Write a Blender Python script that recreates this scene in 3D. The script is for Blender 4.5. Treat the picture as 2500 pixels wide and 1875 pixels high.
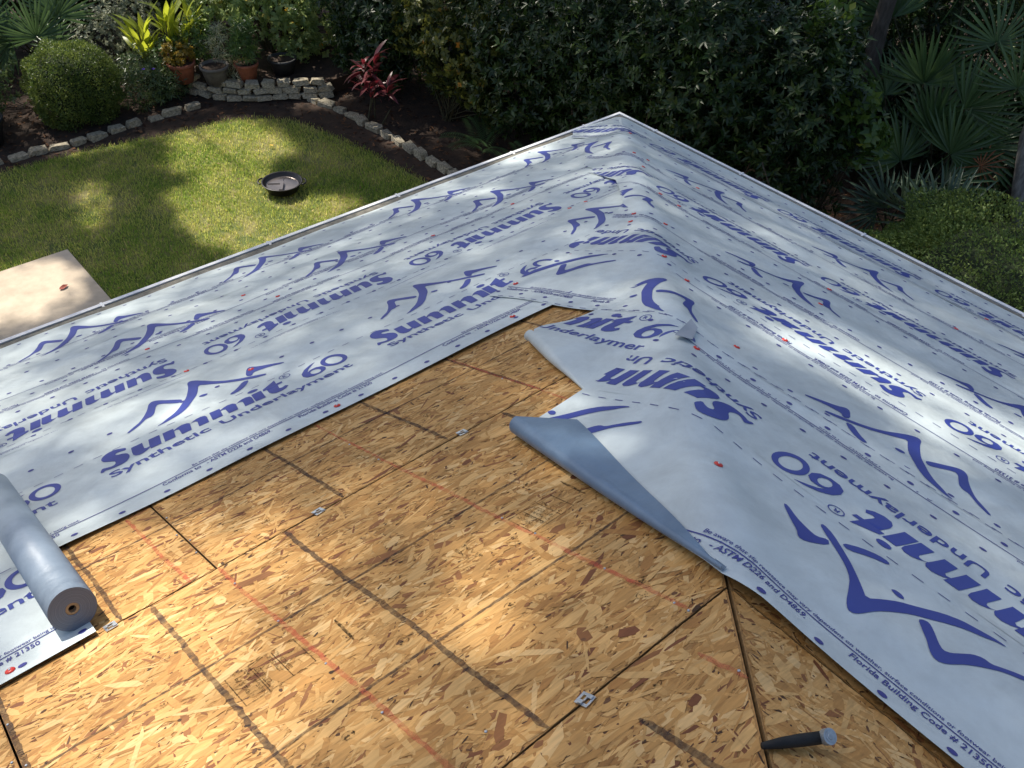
import bpy, bmesh, math, random
import numpy as np
from mathutils import Vector, Matrix

for o in list(bpy.data.objects):
    bpy.data.objects.remove(o)
SC = bpy.context.scene
COL = SC.collection
rng = np.random.default_rng(7)
random.seed(7)

# ------------------------------------------------------------------ camera
cam_d = bpy.data.cameras.new('camera')
cam = bpy.data.objects.new('camera', cam_d)
COL.objects.link(cam)
F_PX, YAW, PITCH, ROLL = 2269.63, 0.050079, 0.718379, 0.045489
CAM = np.array([-5.638993, -5.011265, 3.496007])
a_ = math.pi/4 + YAW
hd = np.array([math.cos(a_), math.sin(a_), 0]); rt = np.array([math.sin(a_), -math.cos(a_), 0]); up = np.array([0, 0, 1.])
fw = hd*math.cos(PITCH) - up*math.sin(PITCH); uu = hd*math.sin(PITCH) + up*math.cos(PITCH)
r2 = rt*math.cos(ROLL) + uu*math.sin(ROLL); u2 = -rt*math.sin(ROLL) + uu*math.cos(ROLL)
M = Matrix(((r2[0], u2[0], -fw[0], CAM[0]), (r2[1], u2[1], -fw[1], CAM[1]), (r2[2], u2[2], -fw[2], CAM[2]), (0, 0, 0, 1)))
cam.matrix_world = M
cam_d.sensor_width = 36.0
cam_d.lens = F_PX/2500*36.0
cam_d.clip_start = 0.05
cam_d.clip_end = 900
SC.camera = cam

# ------------------------------------------------------------------ light
SUN_AZ = math.radians(-6.0)      # clockwise from +Y
SUN_EL = math.radians(52.0)
SUN = np.array([math.sin(SUN_AZ)*math.cos(SUN_EL), math.cos(SUN_AZ)*math.cos(SUN_EL), math.sin(SUN_EL)])
w = bpy.data.worlds.new('World'); SC.world = w; w.use_nodes = True
nt = w.node_tree
for n in list(nt.nodes): nt.nodes.remove(n)
sky = nt.nodes.new('ShaderNodeTexSky'); sky.sky_type = 'NISHITA'; sky.sun_disc = False
sky.sun_elevation = SUN_EL; sky.sun_rotation = SUN_AZ
sky.air_density = 1.0; sky.dust_density = 2.2; sky.ozone_density = 1.0
bg = nt.nodes.new('ShaderNodeBackground'); bg.inputs['Strength'].default_value = 0.112
ow = nt.nodes.new('ShaderNodeOutputWorld')
nt.links.new(sky.outputs[0], bg.inputs['Color']); nt.links.new(bg.outputs[0], ow.inputs['Surface'])
sd = bpy.data.lights.new('sun', 'SUN'); sd.energy = 5.0; sd.angle = math.radians(0.55); sd.color = (1.0, 0.93, 0.82)
so = bpy.data.objects.new('sun', sd); COL.objects.link(so)
so.rotation_euler = Vector(-SUN).to_track_quat('-Z', 'Y').to_euler()
SC.view_settings.view_transform = 'Standard'; SC.view_settings.look = 'None'
SC.view_settings.exposure = 0.45; SC.view_settings.gamma = 1.0
SC.view_settings.use_curve_mapping = False

# ------------------------------------------------------------------ helpers
TH = 0.38613
CT, SN = math.cos(TH), math.sin(TH)
G = -2.7

def tag(o, label=None, cat=None, group=None, kind=None):
    if label: o['label'] = label
    if cat: o['category'] = cat
    if group: o['group'] = group
    if kind: o['kind'] = kind
    return o

def empty(name, loc=(0, 0, 0), label=None, cat=None, group=None):
    o = bpy.data.objects.new(name, None); COL.objects.link(o)
    o.location = loc; o.empty_display_size = .1
    return tag(o, label, cat, group)

def link(name, me, parent=None, mat=None, kind=None):
    o = bpy.data.objects.new(name, me); COL.objects.link(o)
    if mat is not None and len(me.materials) == 0: me.materials.append(mat)
    if parent is not None:
        o.parent = parent
        o.matrix_parent_inverse = Matrix.Translation(-Vector(parent.location)) if parent.parent is None else Matrix.Translation(-Vector(parent.parent.location))
    if kind: o['kind'] = kind
    return o

def big_mesh(name, V, F, smooth=False, tint=None, col=None):
    """V (n,3); F (m,k) uniform polygons or list of arrays"""
    me = bpy.data.meshes.new(name)
    V = np.asarray(V, np.float32)
    if isinstance(F, np.ndarray): F = [F]
    F = [f.astype(np.int32) for f in F if len(f)]
    nl = sum(f.size for f in F); nf = sum(len(f) for f in F)
    me.vertices.add(len(V)); me.vertices.foreach_set('co', V.ravel())
    me.loops.add(nl); me.loops.foreach_set('vertex_index', np.concatenate([f.ravel() for f in F]))
    starts = []; pos = 0
    for f in F:
        k = f.shape[1]; starts.append(pos + np.arange(len(f), dtype=np.int32)*k); pos += f.size
    me.polygons.add(nf); me.polygons.foreach_set('loop_start', np.concatenate(starts))
    if smooth: me.polygons.foreach_set('use_smooth', np.ones(nf, bool))
    if tint is not None:
        at = me.attributes.new('tint', 'FLOAT', 'POINT'); at.data.foreach_set('value', np.asarray(tint, np.float32))
    if col is not None:
        at = me.attributes.new('col', 'FLOAT_COLOR', 'POINT')
        at.data.foreach_set('color', np.c_[np.asarray(col, np.float32), np.ones(len(V), np.float32)].ravel())
    me.update(calc_edges=True)
    return me

class MB:
    def __init__(s): s.v = []; s.f = []
    def add(s, vs, fs):
        o = len(s.v); s.v += [tuple(map(float, q)) for q in vs]; s.f += [tuple(i+o for i in q) for q in fs]
    def box(s, c, d, R=None):
        x, y, z = [q/2 for q in d]
        vs = [Vector(q) for q in ((-x,-y,-z),(x,-y,-z),(x,y,-z),(-x,y,-z),(-x,-y,z),(x,-y,z),(x,y,z),(-x,y,z))]
        if R is not None: vs = [R @ q for q in vs]
        s.add([q+Vector(c) for q in vs], [(0,3,2,1),(4,5,6,7),(0,1,5,4),(1,2,6,5),(2,3,7,6),(3,0,4,7)])
    def tube(s, pts, rad, n=8, cap=True):
        pts = [Vector(q) for q in pts]; m = len(pts)
        if not hasattr(rad, '__len__'): rad = [rad]*m
        rings = []
        for i, q in enumerate(pts):
            t = (pts[min(i+1, m-1)]-pts[max(i-1, 0)]).normalized()
            a = t.cross(Vector((0, 0, 1)) if abs(t.z) < .9 else Vector((1, 0, 0))).normalized(); b = t.cross(a)
            rings.append([q + (a*math.cos(2*math.pi*k/n)+b*math.sin(2*math.pi*k/n))*rad[i] for k in range(n)])
        fs = [(i*n+k, i*n+(k+1) % n, (i+1)*n+(k+1) % n, (i+1)*n+k) for i in range(m-1) for k in range(n)]
        if cap: fs += [tuple(range(n-1, -1, -1)), tuple((m-1)*n+k for k in range(n))]
        s.add([q for r in rings for q in r], fs)
    def lathe(s, prof, c=(0, 0, 0), n=32, close=False):
        vs = [(c[0]+r*math.cos(2*math.pi*k/n), c[1]+r*math.sin(2*math.pi*k/n), c[2]+z) for r, z in prof for k in range(n)]
        m = len(prof); rr = range(m) if close else range(m-1)
        s.add(vs, [(i*n+k, i*n+(k+1) % n, ((i+1) % m)*n+(k+1) % n, ((i+1) % m)*n+k) for i in rr for k in range(n)])
    def mesh(s, name, smooth=False):
        me = bpy.data.meshes.new(name); me.from_pydata(s.v, [], s.f)
        if smooth:
            me.polygons.foreach_set('use_smooth', np.ones(len(me.polygons), bool))
        me.update(); return me
    def build(s, name, mat, parent=None, smooth=False, kind=None):
        return link(name, s.mesh(name, smooth), parent, mat, kind)

def norm(a): return a/np.maximum(np.linalg.norm(a, axis=-1, keepdims=True), 1e-9)
def leaves(P, D, N, L, W, fold=.22, droop=.18):
    D = norm(D); N = norm(N-D*(N*D).sum(-1, keepdims=True)); S = np.cross(D, N)
    L = L[:, None]; W = W[:, None]
    b = P; m = P+.5*L*D-fold*W*N; l = P+.45*L*D+.5*W*S; r = P+.45*L*D-.5*W*S; t = P+L*D-droop*L*N
    V = np.stack([b, m, t, l, r], 1).reshape(-1, 3); i = np.arange(len(P))*5
    F = np.concatenate([np.c_[i, i+4, i+1], np.c_[i, i+1, i+3], np.c_[i+1, i+4, i+2], np.c_[i+1, i+2, i+3]])
    return V, F
# ------------------------------------------------------------------ materials
def mat_new(name):
    m = bpy.data.materials.new(name); m.use_nodes = True
    b = m.node_tree.nodes['Principled BSDF']
    return m, m.node_tree, b

def P_(name, col, rough=.6, metal=0., spec=.5, noise=0., scale=20., bump=0., bscale=60., stretch=(1, 1, 1), col2=None, thresh=None):
    m, t, b = mat_new(name)
    b.inputs['Base Color'].default_value = (*col, 1); b.inputs['Roughness'].default_value = rough
    b.inputs['Metallic'].default_value = metal; b.inputs['Specular IOR Level'].default_value = spec
    tc = t.nodes.new('ShaderNodeTexCoord'); mp = t.nodes.new('ShaderNodeMapping'); mp.inputs['Scale'].default_value = stretch
    t.links.new(tc.outputs['Object'], mp.inputs['Vector'])
    if noise or col2:
        n = t.nodes.new('ShaderNodeTexNoise'); n.inputs['Scale'].default_value = scale; n.inputs['Detail'].default_value = 6
        n.inputs['Roughness'].default_value = .65
        t.links.new(mp.outputs[0], n.inputs['Vector'])
        r = t.nodes.new('ShaderNodeValToRGB')
        lo, hi = thresh or (.35, .65)
        r.color_ramp.elements[0].position = lo; r.color_ramp.elements[1].position = hi
        c2 = col2 or tuple(min(1, q*(1+noise)) for q in col); c1 = col if col2 else tuple(q*(1-noise) for q in col)
        r.color_ramp.elements[0].color = (*c1, 1); r.color_ramp.elements[1].color = (*c2, 1)
        t.links.new(n.outputs['Fac'], r.inputs[0]); t.links.new(r.outputs[0], b.inputs['Base Color'])
    if bump:
        n2 = t.nodes.new('ShaderNodeTexNoise'); n2.inputs['Scale'].default_value = bscale; n2.inputs['Detail'].default_value = 5
        t.links.new(mp.outputs[0], n2.inputs['Vector'])
        bp = t.nodes.new('ShaderNodeBump'); bp.inputs['Strength'].default_value = bump; bp.inputs['Distance'].default_value = .01
        t.links.new(n2.outputs['Fac'], bp.inputs['Height']); t.links.new(bp.outputs[0], b.inputs['Normal'])
    return m

def leaf_mat(name, c1, c2, rough=.4, trans=.3, tcol=None, spec=.5, c3=None):
    m, t, b = mat_new(name)
    at = t.nodes.new('ShaderNodeAttribute'); at.attribute_name = 'tint'
    r = t.nodes.new('ShaderNodeValToRGB')
    r.color_ramp.elements[0].color = (*c1, 1); r.color_ramp.elements[1].color = (*c2, 1)
    if c3:
        r.color_ramp.elements[1].position = .9
        e = r.color_ramp.elements.new(.97); e.color = (*c3, 1)
    t.links.new(at.outputs['Fac'], r.inputs[0]); t.links.new(r.outputs[0], b.inputs['Base Color'])
    b.inputs['Roughness'].default_value = rough; b.inputs['Specular IOR Level'].default_value = spec
    tr = t.nodes.new('ShaderNodeBsdfTranslucent')
    if tcol:
        tr.inputs['Color'].default_value = (*tcol, 1)
    else:
        hs = t.nodes.new('ShaderNodeHueSaturation'); hs.inputs['Value'].default_value = 2.2; hs.inputs['Hue'].default_value = .48
        t.links.new(r.outputs[0], hs.inputs['Color']); t.links.new(hs.outputs[0], tr.inputs['Color'])
    mx = t.nodes.new('ShaderNodeMixShader'); mx.inputs[0].default_value = trans
    out = t.nodes['Material Output']
    t.links.new(b.outputs[0], mx.inputs[1]); t.links.new(tr.outputs[0], mx.inputs[2]); t.links.new(mx.outputs[0], out.inputs['Surface'])
    return m

def ink_mat(name, col, rough=.6, alpha_noise=0., scale=60., lo=.35, hi=.6, amax=1., spec=.4):
    m, t, b = mat_new(name)
    b.inputs['Base Color'].default_value = (*col, 1); b.inputs['Roughness'].default_value = rough; b.inputs['Specular IOR Level'].default_value = spec
    if alpha_noise or amax < 1:
        tc = t.nodes.new('ShaderNodeTexCoord'); n = t.nodes.new('ShaderNodeTexNoise'); n.inputs['Scale'].default_value = scale; n.inputs['Detail'].default_value = 5
        n.inputs['Roughness'].default_value = .7
        t.links.new(tc.outputs['Object'], n.inputs['Vector'])
        mr = t.nodes.new('ShaderNodeMapRange'); mr.inputs['From Min'].default_value = lo; mr.inputs['From Max'].default_value = hi
        mr.inputs['To Min'].default_value = amax*(1-alpha_noise); mr.inputs['To Max'].default_value = amax
        t.links.new(n.outputs['Fac'], mr.inputs['Value'])
        t.links.new(mr.outputs[0], b.inputs['Alpha'])
    return m

# roof film: pale silvery blue woven sheet
def film_mat(name, col, rough, spec=.5, weave=.12):
    m, t, b = mat_new(name)
    tc = t.nodes.new('ShaderNodeTexCoord')
    n = t.nodes.new('ShaderNodeTexNoise'); n.inputs['Scale'].default_value = 9; n.inputs['Detail'].default_value = 8; n.inputs['Roughness'].default_value = .6
    t.links.new(tc.outputs['Object'], n.inputs['Vector'])
    r = t.nodes.new('ShaderNodeValToRGB')
    r.color_ramp.elements[0].position = .3; r.color_ramp.elements[1].position = .7
    r.color_ramp.elements[0].color = (*[q*.9 for q in col], 1); r.color_ramp.elements[1].color = (*[min(1, q*1.06) for q in col], 1)
    t.links.new(n.outputs['Fac'], r.inputs[0]); t.links.new(r.outputs[0], b.inputs['Base Color'])
    b.inputs['Roughness'].default_value = rough; b.inputs['Specular IOR Level'].default_value = spec
    n2 = t.nodes.new('ShaderNodeTexNoise'); n2.inputs['Scale'].default_value = 420; n2.inputs['Detail'].default_value = 2
    n3 = t.nodes.new('ShaderNodeTexNoise'); n3.inputs['Scale'].default_value = 14; n3.inputs['Detail'].default_value = 4
    t.links.new(tc.outputs['Object'], n2.inputs['Vector']); t.links.new(tc.outputs['Object'], n3.inputs['Vector'])
    n4 = t.nodes.new('ShaderNodeTexNoise'); n4.inputs['Scale'].default_value = 2.6; n4.inputs['Detail'].default_value = 7; n4.inputs['Roughness'].default_value = .7; n4.inputs['Distortion'].default_value = .6
    t.links.new(tc.outputs['Object'], n4.inputs['Vector'])
    mr4 = t.nodes.new('ShaderNodeMapRange'); mr4.inputs['From Min'].default_value = .34; mr4.inputs['From Max'].default_value = .56; mr4.inputs['To Min'].default_value = .84; mr4.inputs['To Max'].default_value = 1.
    t.links.new(n4.outputs['Fac'], mr4.inputs['Value'])
    mx4 = t.nodes.new('ShaderNodeMix'); mx4.data_type = 'RGBA'; mx4.blend_type = 'MULTIPLY'; mx4.inputs[0].default_value = 1
    t.links.new(r.outputs[0], mx4.inputs[6]); t.links.new(mr4.outputs[0], mx4.inputs[7]); t.links.new(mx4.outputs[2], b.inputs['Base Color'])
    n5 = t.nodes.new('ShaderNodeTexNoise'); n5.noise_type = 'RIDGED_MULTIFRACTAL'; n5.inputs['Scale'].default_value = 2.4; n5.inputs['Detail'].default_value = 3
    t.links.new(tc.outputs['Object'], n5.inputs['Vector'])
    b3 = t.nodes.new('ShaderNodeBump'); b3.inputs['Strength'].default_value = .16; b3.inputs['Distance'].default_value = .012
    t.links.new(n5.outputs['Fac'], b3.inputs['Height'])
    b1 = t.nodes.new('ShaderNodeBump'); b1.inputs['Strength'].default_value = weave; b1.inputs['Distance'].default_value = .002
    b2 = t.nodes.new('ShaderNodeBump'); b2.inputs['Strength'].default_value = .35; b2.inputs['Distance'].default_value = .012
    t.links.new(n2.outputs['Fac'], b1.inputs['Height']); t.links.new(n3.outputs['Fac'], b2.inputs['Height'])
    t.links.new(b3.outputs[0], b2.inputs['Normal']); t.links.new(b2.outputs[0], b1.inputs['Normal']); t.links.new(b1.outputs[0], b.inputs['Normal'])
    return m

def wood_mat():
    m, t, b = mat_new('strand_wood')
    at = t.nodes.new('ShaderNodeAttribute'); at.attribute_name = 'col'
    tc = t.nodes.new('ShaderNodeTexCoord'); mp = t.nodes.new('ShaderNodeMapping'); mp.inputs['Scale'].default_value = (14, 150, 60)
    t.links.new(tc.outputs['Object'], mp.inputs['Vector'])
    n = t.nodes.new('ShaderNodeTexNoise'); n.inputs['Scale'].default_value = 1.0; n.inputs['Detail'].default_value = 4
    t.links.new(mp.outputs[0], n.inputs['Vector'])
    mr = t.nodes.new('ShaderNodeMapRange'); mr.inputs['From Min'].default_value = .25; mr.inputs['From Max'].default_value = .75
    mr.inputs['To Min'].default_value = .78; mr.inputs['To Max'].default_value = 1.16
    t.links.new(n.outputs['Fac'], mr.inputs['Value'])
    mx = t.nodes.new('ShaderNodeMix'); mx.data_type = 'RGBA'; mx.blend_type = 'MULTIPLY'; mx.inputs[0].default_value = 1
    t.links.new(at.outputs['Color'], mx.inputs[6]); t.links.new(mr.outputs[0], mx.inputs[7])
    t.links.new(mx.outputs[2], b.inputs['Base Color'])
    b.inputs['Roughness'].default_value = .62; b.inputs['Specular IOR Level'].default_value = .35
    bp = t.nodes.new('ShaderNodeBump'); bp.inputs['Strength'].default_value = .25; bp.inputs['Distance'].default_value = .003
    t.links.new(n.outputs['Fac'], bp.inputs['Height']); t.links.new(bp.outputs[0], b.inputs['Normal'])
    return m

M_wood = wood_mat()
M_panel = P_('panel_base', (.37, .19, .055), .7, noise=.25, scale=30, stretch=(1, 6, 1))
M_edge = P_('panel_edge', (.20, .115, .04), .8, noise=.4, scale=80)
M_film = film_mat('sheet_top_film', (.61, .685, .69), .36, .5)
M_under = film_mat('sheet_underside_film', (.15, .235, .345), .33, .55, .2)
M_ink = ink_mat('blue_ink', (.030, .052, .30), .42, spec=.5)
M_fine = ink_mat('blue_fine_ink', (.05, .055, .26), .45)
M_red = P_('red_plastic_cap', (.75, .045, .03), .35, noise=.15)
M_steel = P_('galvanised_steel', (.62, .66, .70), .32, metal=.9, noise=.15, scale=50)
M_chalk = ink_mat('red_chalk', (.66, .13, .085), .9, .85, 30, .36, .68, .52, .1)
M_pencil = ink_mat('dark_grid_ink', (.080, .060, .052), .85, .7, 38, .33, .64, .72, .1)
M_stamp = ink_mat('stamp_ink', (.05, .035, .02), .85, .8, 110, .40, .60, .85, .1)
M_white = P_('white_gutter_paint', (.78, .79, .78), .35, noise=.06, scale=12)
M_debris = P_('gutter_grime', (.05, .045, .035), .95, noise=.6, scale=45, bump=.6, bscale=60, col2=(.22, .19, .145), thresh=(.3, .7))
M_drip = P_('grimy_drip_edge', (.09, .082, .065), .8, scale=22, col2=(.24, .225, .18), thresh=(.3, .7), bump=.3)
M_wall = P_('wall_stucco', (.62, .55, .43), .9, noise=.08, bump=.3, bscale=120)
M_fascia = P_('fascia_paint', (.6, .6, .58), .6, noise=.08)
M_patio = P_('patio_concrete', (.52, .43, .32), .85, noise=.16, scale=3.5, bump=.15, bscale=90)
M_soil = P_('garden_soil', (.022, .014, .009), .95, scale=7, col2=(.065, .036, .021), thresh=(.35, .7), bump=.8, bscale=35)
M_lawn = P_('lawn_ground', (.09, .12, .03), .95, scale=2.2, col2=(.34, .27, .12), thresh=(.42, .72), bump=.6, bscale=60)
M_stone = P_('garden_stone', (.075, .065, .045), .9, scale=7, col2=(.50, .44, .32), thresh=(.30, .62), bump=.7, bscale=45)
M_pan = P_('black_pan_enamel', (.010, .008, .008), .4, noise=.2, spec=.6)
M_panin = P_('pan_inner_plate', (.21, .185, .175), .28, metal=.75, noise=.12, scale=9)
M_terra = P_('terracotta', (.27, .085, .045), .8, noise=.25, scale=12)
M_greypot = P_('grey_pot', (.14, .125, .11), .85, noise=.25, scale=14)
M_darkpot = P_('black_plastic_pot', (.02, .021, .024), .5, noise=.2)
M_bark = P_('bark', (.045, .036, .028), .95, scale=22, col2=(.15, .125, .10), thresh=(.3, .7), bump=.9, bscale=40, stretch=(1, 1, .25))
M_stem = P_('green_brown_stem', (.05, .045, .02), .8, noise=.4, scale=30)
M_core = P_('cardboard_core', (.34, .24, .13), .85, noise=.15)
M_rollend = P_('roll_end_layers', (.115, .12, .13), .7, noise=.18, scale=60)
M_black = P_('dull_black', (.012, .012, .012), .7, noise=.3)
M_gapshade = P_('dark_gap_shade', (.01, .008, .006), .9, noise=.2)  # near-black standing for shade in the board gaps and roll core

# ------------------------------------------------------------------ roof coordinates
nL = np.array([0, SN, CT]); nR = np.array([SN, 0, CT])
hv = np.array([CT, 1])/math.hypot(CT, 1); nv = np.array([1, -CT])/math.hypot(CT, 1)

def ptL(s, t, h):
    s, t, h = np.broadcast_arrays(np.asarray(s, float), np.asarray(t, float), np.asarray(h, float))
    return np.stack([-s, -t*CT, t*SN], -1) + h[..., None]*nL

def base_fold(s, t):
    d = s*nv[0]+t*nv[1]
    e = s*hv[0]+t*hv[1]
    s2 = e*hv[0]-d*nv[0]; t2 = e*hv[1]-d*nv[1]      # mirrored across the hip
    R = np.stack([-t*CT, -s, t*SN], -1); L = np.stack([-s2, -t2*CT, t2*SN], -1)
    return np.where((d >= 0)[..., None], R, L), d

def ptR(s, t, h, r=.055):
    s, t, h = np.broadcast_arrays(np.asarray(s, float), np.asarray(t, float), np.asarray(h, float))
    acc = 0
    for k in np.linspace(-r, r, 9):
        q, _ = base_fold(s+k*nv[0], t+k*nv[1]); acc = acc+q/9.
    d = s*nv[0]+t*nv[1]
    wgt = np.clip((d+r)/(2*r), 0, 1)[..., None]
    n = nR*wgt+nL*(1-wgt); n = n/np.linalg.norm(n, axis=-1, keepdims=True)
    return acc + h[..., None]*n

def wave_L(s, t):
    return .010+.0045*np.sin(2*np.pi*(t/.62+.22*np.sin(1.3*s+.4)))+.003*np.sin(2*np.pi*(s/.9+.3*np.sin(2.3*t)))

def wave_R(s, t):
    d = s*nv[0]+t*nv[1]
    e_ = s*hv[0]+t*hv[1]; s2 = e_*hv[0]-d*nv[0]; t2 = e_*hv[1]-d*nv[1]
    wl_ = wave_L(s2, t2); mixw = np.clip(.5-d/.24, 0, 1); mixw = mixw*mixw*(3-2*mixw)
    hip = .013+.014*np.sin(2*np.pi*t/1.15+1.9)**2
    w_ = .011+.0045*np.sin(2*np.pi*(t/.56+.10*s+.25*np.sin(1.1*s+.7)))+.0022*np.sin(2*np.pi*(t/.31+.2*np.sin(.8*s+1)))
    return w_*(1-mixw)+wl_*mixw + hip*np.clip(t/.7, .12, 1)*np.exp(-(d/.13)**2)+.0025*np.clip(t/.7, .1, 1)*(1+np.sin(6.1*s+2.2*t))*np.exp(-(d/.5)**2)

# ------------------------------------------------------------------ house, panels, wood strands
house = empty('house', (0, 0, 0), 'house with a hipped roof corner of bare wood boards and blue-printed sheets', 'house')

def panel_clip_poly(s0, s1, t0, t1, side):
    poly = [(s0, t0), (s1, t0), (s1, t1), (s0, t1)]
    g = .006
    def keep(q): return q[0]-q[1]*CT-g
    out = []
    for i in range(4):
        a, b = poly[i], poly[(i+1) % 4]
        ka, kb = keep(a), keep(b)
        if ka >= 0: out.append(a)
        if (ka >= 0) != (kb >= 0):
            f = ka/(ka-kb); out.append((a[0]+f*(b[0]-a[0]), a[1]+f*(b[1]-a[1])))
    return out

def to3(side, q, h):
    if side == 'L': return ptL(q[0], q[1], h)
    return np.array([-q[1]*CT, -q[0], q[1]*SN])+h*nR

PAL = np.array([(.62, .365, .125), (.57, .315, .098), (.51, .270, .078), (.455, .23, .062), (.38, .18, .047), (.26, .105, .032), (.18, .062, .021), (.68, .43, .17)])
PAL = PAL*np.array([1.02, 1.03, 1.08])
PW = np.array([.17, .22, .22, .18, .11, .055, .025, .035]); PW = PW/PW.sum()

def strands(panel, side, s0, s1, t0, t1, dens, ang_sd, rnd_frac):
    n = int((s1-s0)*(t1-t0)*dens)
    c = np.c_[rng.uniform(s0, s1, n), rng.uniform(t0, t1, n)]
    ang = np.where(rng.random(n) < rnd_frac, rng.uniform(0, np.pi, n), rng.normal(0, ang_sd, n))
    Ln = np.clip(rng.lognormal(-2.85, .55, n), .012, .17); Wd = np.clip(rng.lognormal(-4.5, .6, n), .0025, .042)
    Wd = np.minimum(Wd, Ln*.55)
    tpl = np.array([(-.5, -.2), (-.2, -.5), (.28, -.46), (.5, -.1), (.3, .45), (-.3, .5)])
    q = tpl[None]+rng.uniform(-.12, .12, (n, 6, 2)); q[:, :, 0] *= Ln[:, None]; q[:, :, 1] *= Wd[:, None]
    colr = PAL[rng.choice(len(PAL), n, p=PW)]*rng.uniform(.9, 1.08, (n, 1))
    big = (Ln*Wd > .0016) & (rng.random(n) < .5)
    colr[big] = PAL[rng.choice([0, 1, 2, 7], big.sum())]
    # small dark flecks
    k = rng.random(n) < .15
    q[k] *= np.array([.22, .38]); colr[k] = np.array([.10, .045, .018])*rng.uniform(.4, 1.5, (k.sum(), 1))
    ca, sa = np.cos(ang), np.sin(ang)
    x = c[:, None, 0]+q[:, :, 0]*ca[:, None]-q[:, :, 1]*sa[:, None]
    y = c[:, None, 1]+q[:, :, 0]*sa[:, None]+q[:, :, 1]*ca[:, None]
    for _ in range(2):
        x = x+np.maximum(s0+.003-x.min(1), 0)[:, None]-np.maximum(x.max(1)-s1+.003, 0)[:, None]
        y = y+np.maximum(t0+.003-y.min(1), 0)[:, None]-np.maximum(y.max(1)-t1+.003, 0)[:, None]
        x = x+np.maximum(-(x-y*CT-.011).min(1), 0)[:, None]
    ok = (c[:, 0] > c[:, 1]*CT) & (x.min(1) > s0) & (x.max(1) < s1)
    dx, dy = np.roll(x, -1, 1)-x, np.roll(y, -1, 1)-y
    ok &= ((dx*np.roll(dy, -1, 1)-dy*np.roll(dx, -1, 1)) > 0).all(1) | (rng.random(len(x)) < 0)
    x, y, colr = x[ok], y[ok], colr[ok]; n = ok.sum()
    z = rng.permutation(n)/n*.0016+.0003
    z = z[:, None]+rng.uniform(-.0001, .0001, (n, 6))
    if side == 'L': V = ptL(x, y, z)
    else: V = np.stack([-y*CT, -x, y*SN], -1)+z[..., None]*nR
    idx = np.arange(n*6).reshape(n, 6)
    if side == 'L': idx = idx[:, ::-1]
    # object space aligned with the panel so that grain runs along the board
    me = big_mesh('wood_strand', V.reshape(-1, 3), idx, col=np.repeat(colr, 6, 0))
    link('wood_strand', me, panel, M_wood, 'stuff')

def panel(side, s0, s1, t0, t1, dens=0, win=None, ang_sd=.35, rf=.28):
    g = .0028
    poly = panel_clip_poly(s0+g, s1-g, t0+g, t1-g, side)
    if len(poly) < 3: return None
    n = len(poly)
    top = [to3(side, q, 0) for q in poly]; bot = [to3(side, q, -.0115) for q in poly]
    fs = [tuple(range(n)), tuple(range(2*n-1, n-1, -1))]+[(i, i+n, (i+1) % n+n, (i+1) % n) for i in range(n)]
    if side == 'L': fs = [f[::-1] for f in fs]
    me = bpy.data.meshes.new('roof_panel'); me.from_pydata([tuple(q) for q in top+bot], [], fs); me.update()
    me.materials.append(M_panel); me.materials.append(M_edge)
    for i, pl in enumerate(me.polygons):
        if i >= 2: pl.material_index = 1
    o = link('roof_panel', me, house)
    if win:
        a, b, c, d = win
        strands(o, side, max(a, s0), min(b, s1), max(c, t0), min(d, t1), dens, ang_sd, rf)
    return o

S1_, S2_ = 3.517, 4.741
rows = [(-.0, 1.08), (1.08, 2.298), (2.298, S1_), (S1_, S2_), (S2_, 5.96), (5.96, 7.18)]
offs = [0.28, 1.5, 5.155, 5.773, 5.2, 1.1]
for (t0, t1), off in zip(rows, offs):
    k0 = off-2.438*5
    for k in range(12):
        a, b = k0+2.438*k, k0+2.438*(k+1)
        if b < t0*CT or a > 9: continue
        vis = None
        if t1 > 2.9 and b > 2.9 and a < 6.3 and t0 < 5.6:
            vis = (2.75, 6.25, 2.85, 5.6)
        panel('L', a, b, t0, t1, 6200, vis)
for (t0, t1), off in zip(rows, [1.9, .6, 3.1, 4.0, 3.02, 2.0]):
    k0 = off-2.438*5
    for k in range(12):
        a, b = k0+2.438*k, k0+2.438*(k+1)
        if b < t0*CT or a > 9: continue
        vis = (4.2, 6.0, 4.55, 5.6) if (t1 > 4.6 and t0 < 5.6 and b > 4.2 and a < 5.6) else None
        panel('R', a, b, t0, t1, 6500, vis, .6, .6)
# rafters, and an added black sheet whose colour gives the joints their shade
rafter_mat = P_('rafter_wood', (.25, .16, .08), .8, noise=.2)
for side in 'LR':
    for k in range(16):
        mb = MB()
        s = .25+k*.61
        L = min(s/CT, 7.2)
        p0, p1 = to3(side, (s, .05), -.075), to3(side, (s, L-.05), -.075)
        mb.tube([p0, p1], .04, 4)
        mb.build('rafter', rafter_mat, house)
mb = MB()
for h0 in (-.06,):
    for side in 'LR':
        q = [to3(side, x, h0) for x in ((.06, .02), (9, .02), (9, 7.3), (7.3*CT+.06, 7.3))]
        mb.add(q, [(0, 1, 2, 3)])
mb.build('gap_shade_sheet', M_gapshade, house)
# walls, soffit, fascia
mb = MB(); W0 = -.5
mb.box((W0-5, W0-.09, (G-.12)/2), (10, .18, -(G)-.12)); mb.box((W0-.09, W0-5.18, (G-.12)/2), (.18, 10-.0, -(G)-.12))
mb.build('wall', M_wall, house)
mb = MB(); mb.box((-5.0, -.25, -.15), (9.9, .5, .012)); mb.box((-.25, -5.25, -.153), (.5, 9.5, .012))
mb.build('soffit', M_fascia, house)
mb = MB(); mb.box((-4.99, -.012, -.085), (9.98, .02, .12)); mb.box((-.012, -5.02, -.086), (.02, 9.98, .12))
mb.build('fascia', M_fascia, house)

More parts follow.
